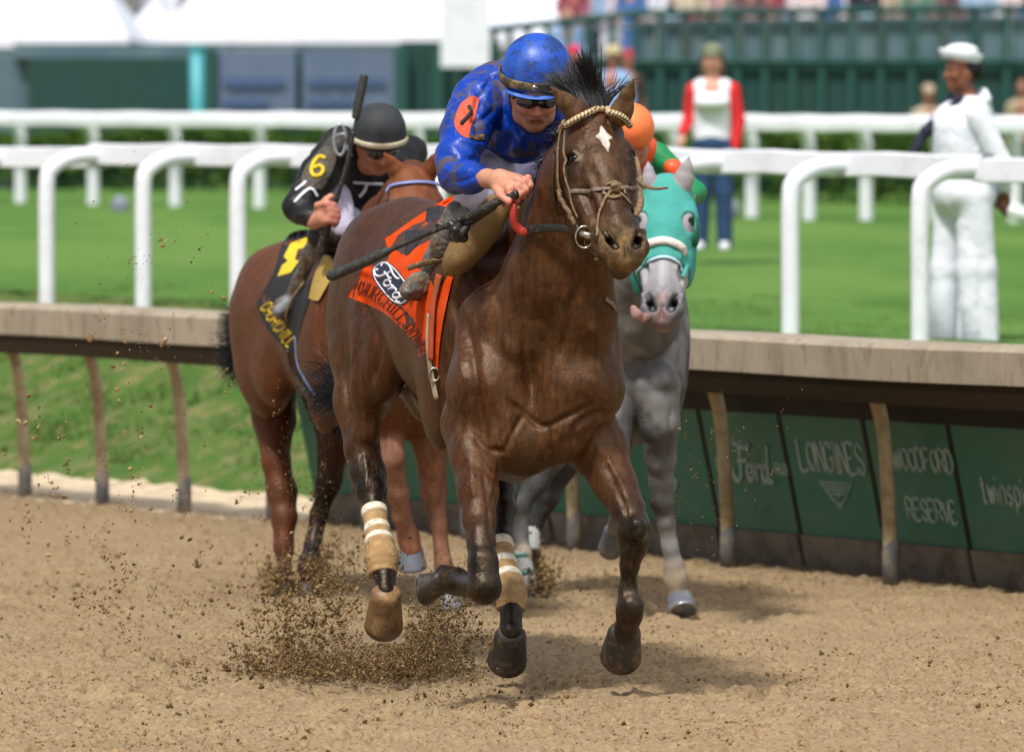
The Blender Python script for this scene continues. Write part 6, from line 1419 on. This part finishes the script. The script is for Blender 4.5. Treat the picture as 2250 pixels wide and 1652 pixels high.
V = [v for r_ in ring for v in r_]; mb.add(V, [(i*32+k, i*32+(k+1) % 32, (i+1)*32+(k+1) % 32, (i+1)*32+k) for i in range(4) for k in range(32)]); mb.obj('cap_brim', m_whc, S_)
q = Fig(.009); q.ell(gS(0, .03, .93), np.array((.17, .19, .15)), None, .05)
for s_ in (1, -1): q.cap(gS(s_*.085, .02+.02*s_, .9), gS(s_*.095, .02+.07*s_, .5), .108, .086, .03); q.cap(gS(s_*.095, .02+.07*s_, .5), gS(s_*.10, .02+.09*s_, .06), .086, .080, .03)
q.mesh('trousers', m_whc, S_, dispfn=cloth_wrinkle(7, .004, 10, .0005, (1, 1, .22)))
q = Fig(.009); q.cap(gS(0, .03, 1.05), gS(0, .05, 1.30), .150, .158, .05, None, 'u', (FS, 1.0)); q.mesh('jumper', m_whc, S_, dispfn=cloth_wrinkle(3.5, .005, 10, .001))
q = Fig(.008); q.ell(gS(0, -.005, 1.625), (.083, .095, .090), UA, .02); q.ell(gS(0, .09, 1.585), (.12, .085, .10), UA, .01, None, 'd'); q.mesh('hair', m_hair, S_)
q = Fig(.007); q.cap(gS(.10, .06, 1.47), gS(.06, .22, 1.28), .022, .030, .02); q.cap(gS(-.08, .07, 1.47), gS(.02, .22, 1.28), .022, .030, .02); q.cap(gS(.05, .23, 1.28), gS(.04, .37, 1.06), .034, .020, .02); q.mesh('neckerchief', m_navyc, S_)
q = Fig(.008); q.cap(gS(-.1, -.08, 1.46), gS(.1, -.08, 1.46), .03, .03, .02); q.cap(gS(0, -.10, 1.44), gS(0, -.13, 1.30), .09, .10, .02, None, 'u', (FS, 3)); q.mesh('collar_flap', m_whc, S_)
mb = MB()
for i in range(3):
    c_ = gS(.235, -.03, 1.235-.03*i); mb.tube([c_-FS*.035+[0, 0, .02], c_, c_+FS*.035+[0, 0, .02]], .006, 6)
c_ = gS(.235, -.02, 1.29); mb.sphere(c_, (.01, .03, .02)); mb.obj('sleeve_insignia', m_navyc, S_)
mb = MB(); mb.box(gS(.09, .165, 1.33), (.03, .02, .022)); mb.obj('ribbon_bar', m_red, S_)
# woman in white and red shirt
DWm = 48.5
stand(1566, 552, DWm, 1.66, (-.12, -1, 0), 'woman in olive cap, white shirt with red sleeves and blue jeans on the turf', srgb(206, 150, 130), m_whc, m_red, m_jean, m_whshoe, 'cap', m_olive, m_brh, arms=((.20, -.02, .98), (.24, .12, .88)), arml=((.22, .0, .95), (.20, .06, .76)), female=True, res=.012, zb=1.8-(552-HZ)*DWm/FOC)
# others by the wall
def at_z(x, ytop, d, h): return 1.8-(ytop-HZ)*d/FOC-h
stand(1262, 0, 76, 1.72, (-.2, -1, 0), 'person in a bright pink cap half hidden behind the blue helmet', srgb(190, 130, 110), m_red, m_red, m_navyc, m_blkl, 'cap', m_pink, m_brh, res=.02, zb=at_z(1262, 92, 76, 1.78))
stand(1246, 0, 89, 1.75, (.1, -1, 0), 'person in a light blue shirt standing above the pink cap', srgb(206, 150, 130), m_lblue, m_lblue, m_khaki, m_blkl, None, None, m_brh, res=.02, zb=at_z(1246, 14, 89, 1.75))
stand(1348, 0, 75, 1.72, (-.4, -1, 0), 'person in pale blue with a straw hat, right of the horse\'s mane', srgb(176, 116, 100), m_lblue, m_lblue, m_khaki, m_blkl, 'brim', fabric('straw_hat', srgb(190, 176, 130)), m_brh, res=.02, zb=at_z(1348, 92, 75, 1.80))
stand(1378, 0, 77, 1.70, (.3, -1, 0), 'person in a dark pink cap beside the straw hat', srgb(176, 116, 100), m_brh, m_brh, m_khaki, m_blkl, 'cap', fabric('dull_pink_cap', srgb(166, 50, 70)), m_brh, res=.02, zb=at_z(1378, 98, 77, 1.78))
stand(2040, 0, 78, 1.68, (.1, -1, 0), 'person in a beige shirt behind the sailor\'s neckerchief', srgb(150, 104, 84), m_beige, m_beige, m_khaki, m_blkl, 'cap', m_beige, m_brh, res=.02, zb=at_z(2046, 172, 78, 1.78))
stand(2248, 0, 77, 1.68, (-.3, -1, 0), 'person in a beige shirt cut by the right frame edge', srgb(150, 104, 84), m_beige, m_beige, m_khaki, m_blkl, None, None, m_brh, res=.02, zb=at_z(2255, 160, 77, 1.75))
# crowd on the stand above the tall wall: only their lower bodies reach into the frame
st_ = thing('spectator_stand', (6, 90, 0), 'low spectator stand behind the tall green wall', 'stand')
mb = MB(); a = P(1230, 150, 88); b = P(2360, 150, 88); ztop = P(0, 170, 88)[2]; mb.box(((a[0]+b[0])/2, 91.5, ztop/2), (b[0]-a[0], 6, ztop)); mb.obj('platform', m_lgrey, st_, False)
mb = MB(); mb.tube([P(1230, 60, 88.4), P(2360, 60, 88.4)], .03, 8); mb.obj('front_rail', m_bracket, st_)
CCOL = [(150, 186, 226, 'light blue'), (224, 226, 236, 'white'), (206, 150, 156, 'pale pink'), (176, 60, 80, 'crimson'), (60, 110, 190, 'royal blue'), (214, 190, 160, 'cream'), (120, 80, 84, 'plum'), (232, 206, 210, 'blush'), (30, 40, 66, 'navy'), (96, 140, 120, 'sea green')]
cm_ = [fabric('crowd_cloth', srgb(*[int(.72*v+.28*sum(c_[:3])/3*.9) for v in c_[:3]])) for c_ in CCOL]
protos = []
ii = 0
for k, x in enumerate(np.linspace(1262, 2236, 24)):
    ci = (k*7+3) % 10; pi = (k*3+5) % 10; d = 89.3+(k % 3)*.8
    lab = 'spectator in %s top and %s trousers, %s from left on the stand' % (CCOL[ci][3], CCOL[pi][3], ['first', 'second', 'third', 'fourth', 'fifth', 'sixth', 'seventh', 'eighth', 'ninth', 'tenth', 'eleventh', 'twelfth', 'thirteenth', 'fourteenth', 'fifteenth', 'sixteenth', 'seventeenth', 'eighteenth', 'nineteenth', 'twentieth', 'twenty-first', 'twenty-second', 'twenty-third', 'twenty-fourth'][k])
    xx = x+random.uniform(-9, 9)
    stand(xx, 0, d, 1.6+.2*random.random(), (random.uniform(-.5, .5), -1, 0), lab, srgb(190, 136, 114), cm_[ci], cm_[ci], cm_[pi], m_blkl, None, None, m_brh, res=.03, zb=ztop, group='spectators on the stand', arms=((.24, .02, .98), (.2, .12, .85)))

# ------------------------------------------------------------------ flying dirt
m_clod = mat('dirt_clod', attr=True, rough=.95, spec=.1, bump=[(200, .5)])
def grains(name, pts, sz, seed, label, kind='stuff', cat='flying dirt'):
    r = np.random.default_rng(seed); n = len(pts)
    base_ = np.array([(1,0,0),(-1,0,0),(0,1,0),(0,-1,0),(0,0,1),(0,0,-1)], float)
    T = np.array([(0,2,4),(2,1,4),(1,3,4),(3,0,4),(2,0,5),(1,2,5),(3,1,5),(0,3,5)])
    A = r.normal(size=(n, 3, 3)); Q, _ = np.linalg.qr(A); sc = sz[:, None, None]*r.uniform(.55, 1.25, (n, 6, 1))*np.array([1.25, 1, .8])
    V = pts[:, None, :]+np.einsum('nij,nkj->nki', Q, base_[None]*sc)
    F = (np.arange(n)[:, None, None]*6+T[None]).reshape(-1, 3)
    t = r.random(n)[:, None]**1.3; C = np.array(srgb(72, 54, 34))*(1-t)+np.array(srgb(164, 136, 94))*t
    o = mesh_obj(name, V.reshape(-1, 3), F, m_clod, None, False, np.repeat(C, 6, 0)); tag(o, label, cat, None, kind); return o
def cloud(spec, seed):
    """spec: list of (x, y, depth, sx, sy, sdepth, n, size mm)"""
    r = np.random.default_rng(seed); P_ = []; S = []
    for x, y, d, sx, sy, sd_, n, mm in spec:
        nc = max(6, n//38); cx_ = x+sx*r.normal(size=nc)*.62; cy_ = y+sy*r.normal(size=nc)*.62; cdp = d+sd_*r.normal(size=nc)*.5; cs = (5+16*r.random(nc)**2)*(1 if n > 1000 else 1.6)
        k = r.integers(0, nc, n); an = np.arctan2(cy_-(y+sy*1.5), cx_-x)[k]+r.normal(size=n)*.25; st_ = cs[k]*r.normal(size=n)*1.7; sp_ = cs[k]*r.normal(size=n)*.55; lo_ = r.random(n) < .22
        X = np.where(lo_, x+sx*r.normal(size=n)*.7, cx_[k]+st_*np.cos(an)-sp_*np.sin(an)); Y = np.where(lo_, y+sy*r.normal(size=n)*.7, cy_[k]+st_*np.sin(an)+sp_*np.cos(an)); D = np.where(lo_, d+sd_*r.normal(size=n)*.5, cdp[k]+.02*r.normal(size=n))
        ok = (Y < HZ+CAMZ*FOC/D-2) & ~((np.abs(X-843) < 46) & (Y > 1270) & (Y < 1412) & (D < 21.12))      # air just round the hind hoof is clear
        P_.append(np.stack([(X-CX)*D/FOC, D, CAMZ-(Y-HZ)*D/FOC], 1)[ok]); S.append((mm/1000*np.minimum(np.exp(r.normal(size=n)*.62), 4.2))[ok])
    return np.concatenate(P_), np.concatenate(S)
p, s_ = cloud([(690, 1460, 20.9, 110, 34, .35, 8000, 2.0), (880, 1455, 20.8, 125, 55, .35, 12000, 1.9), (960, 1400, 20.9, 85, 85, .25, 8000, 2.0), (1000, 1330, 20.9, 50, 70, .2, 900, 2.0), (700, 1350, 21.1, 110, 80, .4, 3000, 2.6), (640, 1400, 21.2, 110, 90, .4, 1700, 2.8),
               (780, 1480, 20.8, 200, 22, .3, 5000, 2.6), (900, 1280, 21.0, 140, 110, .4, 700, 1.8), (560, 1470, 21.1, 110, 35, .4, 900, 3)], 3)
grains('dirt_spray', p, s_, 4, 'burst of dark dirt thrown up behind the leading horse\'s feet')
p, s_ = cloud([(620, 1265, 24.9, 45, 40, .25, 1500, 2.6), (700, 1258, 24.8, 60, 45, .25, 2700, 2.5), (730, 1220, 24.8, 40, 50, .2, 500, 2.6), (590, 1290, 24.9, 36, 24, .2, 600, 3.0), (700, 1100, 24.6, 110, 170, .4, 900, 2.0)], 5)
grains('dirt_spray', p, s_, 6, 'puff of dirt kicked up by the second horse\'s hind feet')
p, s_ = cloud([(1200, 1275, 24.7, 34, 34, .2, 1100, 3.0), (1190, 1240, 24.7, 40, 60, .2, 300, 2.4)], 7)
grains('dirt_spray', p, s_, 8, 'small puff of dirt behind the grey horse\'s bandaged foot')
p, s_ = cloud([(200, 1150, 21.5, 210, 330, 1.2, 1500, 1.9), (300, 820, 21.5, 220, 330, 1.2, 900, 1.5), (330, 1320, 21.3, 260, 90, .8, 900, 2.6), (1560, 1080, 20.8, 130, 160, .6, 900, 1.1), (1300, 1180, 20.6, 260, 200, .6, 600, 1.0), (640, 1120, 22, 120, 200, .7, 700, 1.4), (900, 1000, 20.6, 200, 260, .5, 400, 1.0)], 9)
grains('dirt_grains', p, s_, 10, 'fine grains of dirt hanging in the air around the horses')
# larger clods, one by one, flying on the left
CL_ = [(56, 930, 8), (40, 925, 6), (62, 870, 5), (258, 855, 6), (248, 805, 5), (272, 800, 5), (262, 880, 5), (330, 892, 6), (335, 870, 4), (286, 1030, 6), (292, 1048, 5), (118, 1090, 6), (142, 1092, 7), (126, 1072, 5), (58, 1108, 5), (62, 1192, 5), (106, 1195, 5), (106, 1219, 7), (332, 1118, 5), (274, 752, 4), (198, 743, 10), (362, 748, 8), (355, 760, 6), (260, 1410, 6), (255, 1380, 5), (360, 1340, 5), (470, 1290, 5), (640, 1170, 4), (760, 1338, 5), (352, 527, 5), (358, 540, 5), (364, 530, 4), (466, 643, 5), (492, 655, 6), (268, 812, 4), (84, 940, 5), (72, 962, 4), (310, 960, 4), (150, 1010, 4), (400, 1180, 5), (520, 1100, 4), (440, 1400, 5), (180, 1260, 5), (90, 1330, 5), (340, 1460, 5), (570, 1340, 6), (600, 1320, 6), (655, 1300, 6), (700, 1290, 5)]
for k, (x, y, r_) in enumerate(CL_):
    rr = np.random.default_rng(100+k); d = 21.2+rr.random()*.8; c_ = P(x, y, d); n = 12; R0 = RM(r_*.8, d)
    mb = MB(); M = np.linalg.qr(rr.normal(size=(3, 3)))[0]*np.array([1.5, 1, .75]); mb.sphere((0, 0, 0), (R0, R0, R0), 8, 6, M)
    V = np.array(mb.V); V = V*(1+.35*(vnoise(V*170+k*9)-.5)[:, None]*2)+c_
    t = rr.random(); C = np.array(srgb(110, 84, 54))*(1-t)+np.array(srgb(178, 150, 112))*t
    o = mesh_obj('dirt_clod', V, mb.F, m_clod, None, False, np.repeat(C[None], len(V), 0)); tag(o, 'clod of brown dirt flying through the air behind the horses', 'clod', 'clods flying on the left')

# crumbs lying on the track near the camera
r = np.random.default_rng(77); n = 26000; yy = 17.7+11*r.random(n)**1.6; xx = (r.random(n)*2-1)*(yy*.087+.1)
dn = fbm(np.stack([xx*2.4, yy*1.6, 0*xx], -1), 3); k = dn > .40+.16*r.random(n); xx, yy = xx[k], yy[k]
zz = dirt_h(xx, yy); sz = .0028*np.exp(r.normal(size=len(xx))*.55); sz = np.minimum(sz, .016)
o = grains('track_crumbs', np.stack([xx, yy, zz+sz*.3], -1), sz, 78, 'loose crumbs of dirt lying on the harrowed track', 'stuff', 'loose dirt')
# faint dust hanging low where the feet struck
m_dust = bpy.data.materials.new('dust_air'); m_dust.use_nodes = True; N_ = m_dust.node_tree.nodes; N_.remove(N_['Principled BSDF'])
pv = N_.new('ShaderNodeVolumePrincipled'); pv.inputs['Color'].default_value = (.62, .52, .40, 1); tn = N_.new('ShaderNodeTexNoise'); tn.inputs['Scale'].default_value = 6; tn.inputs['Detail'].default_value = 3
tc_ = N_.new('ShaderNodeTexCoord'); mr_ = N_.new('ShaderNodeMapRange'); mr_.inputs[1].default_value = .42; mr_.inputs[2].default_value = .7; mr_.inputs[4].default_value = 1.5
lk = m_dust.node_tree.links; lk.new(tc_.outputs['Object'], tn.inputs['Vector']); lk.new(tn.outputs[0], mr_.inputs[0]); lk.new(mr_.outputs[0], pv.inputs['Density']); lk.new(pv.outputs[0], N_['Material Output'].inputs['Volume'])
mb = MB(); c_ = P(960, 1470, 21.2); mb.sphere(c_, (.62, .6, .16), 20, 12); c2_ = P(985, 1395, 21.1); mb.sphere(c2_, (.16, .25, .22), 16, 10)
o = mb.obj('dust_cloud', m_dust); tag(o, 'thin pale dust hanging low over the track behind the leading horse', 'dust', None, 'stuff')
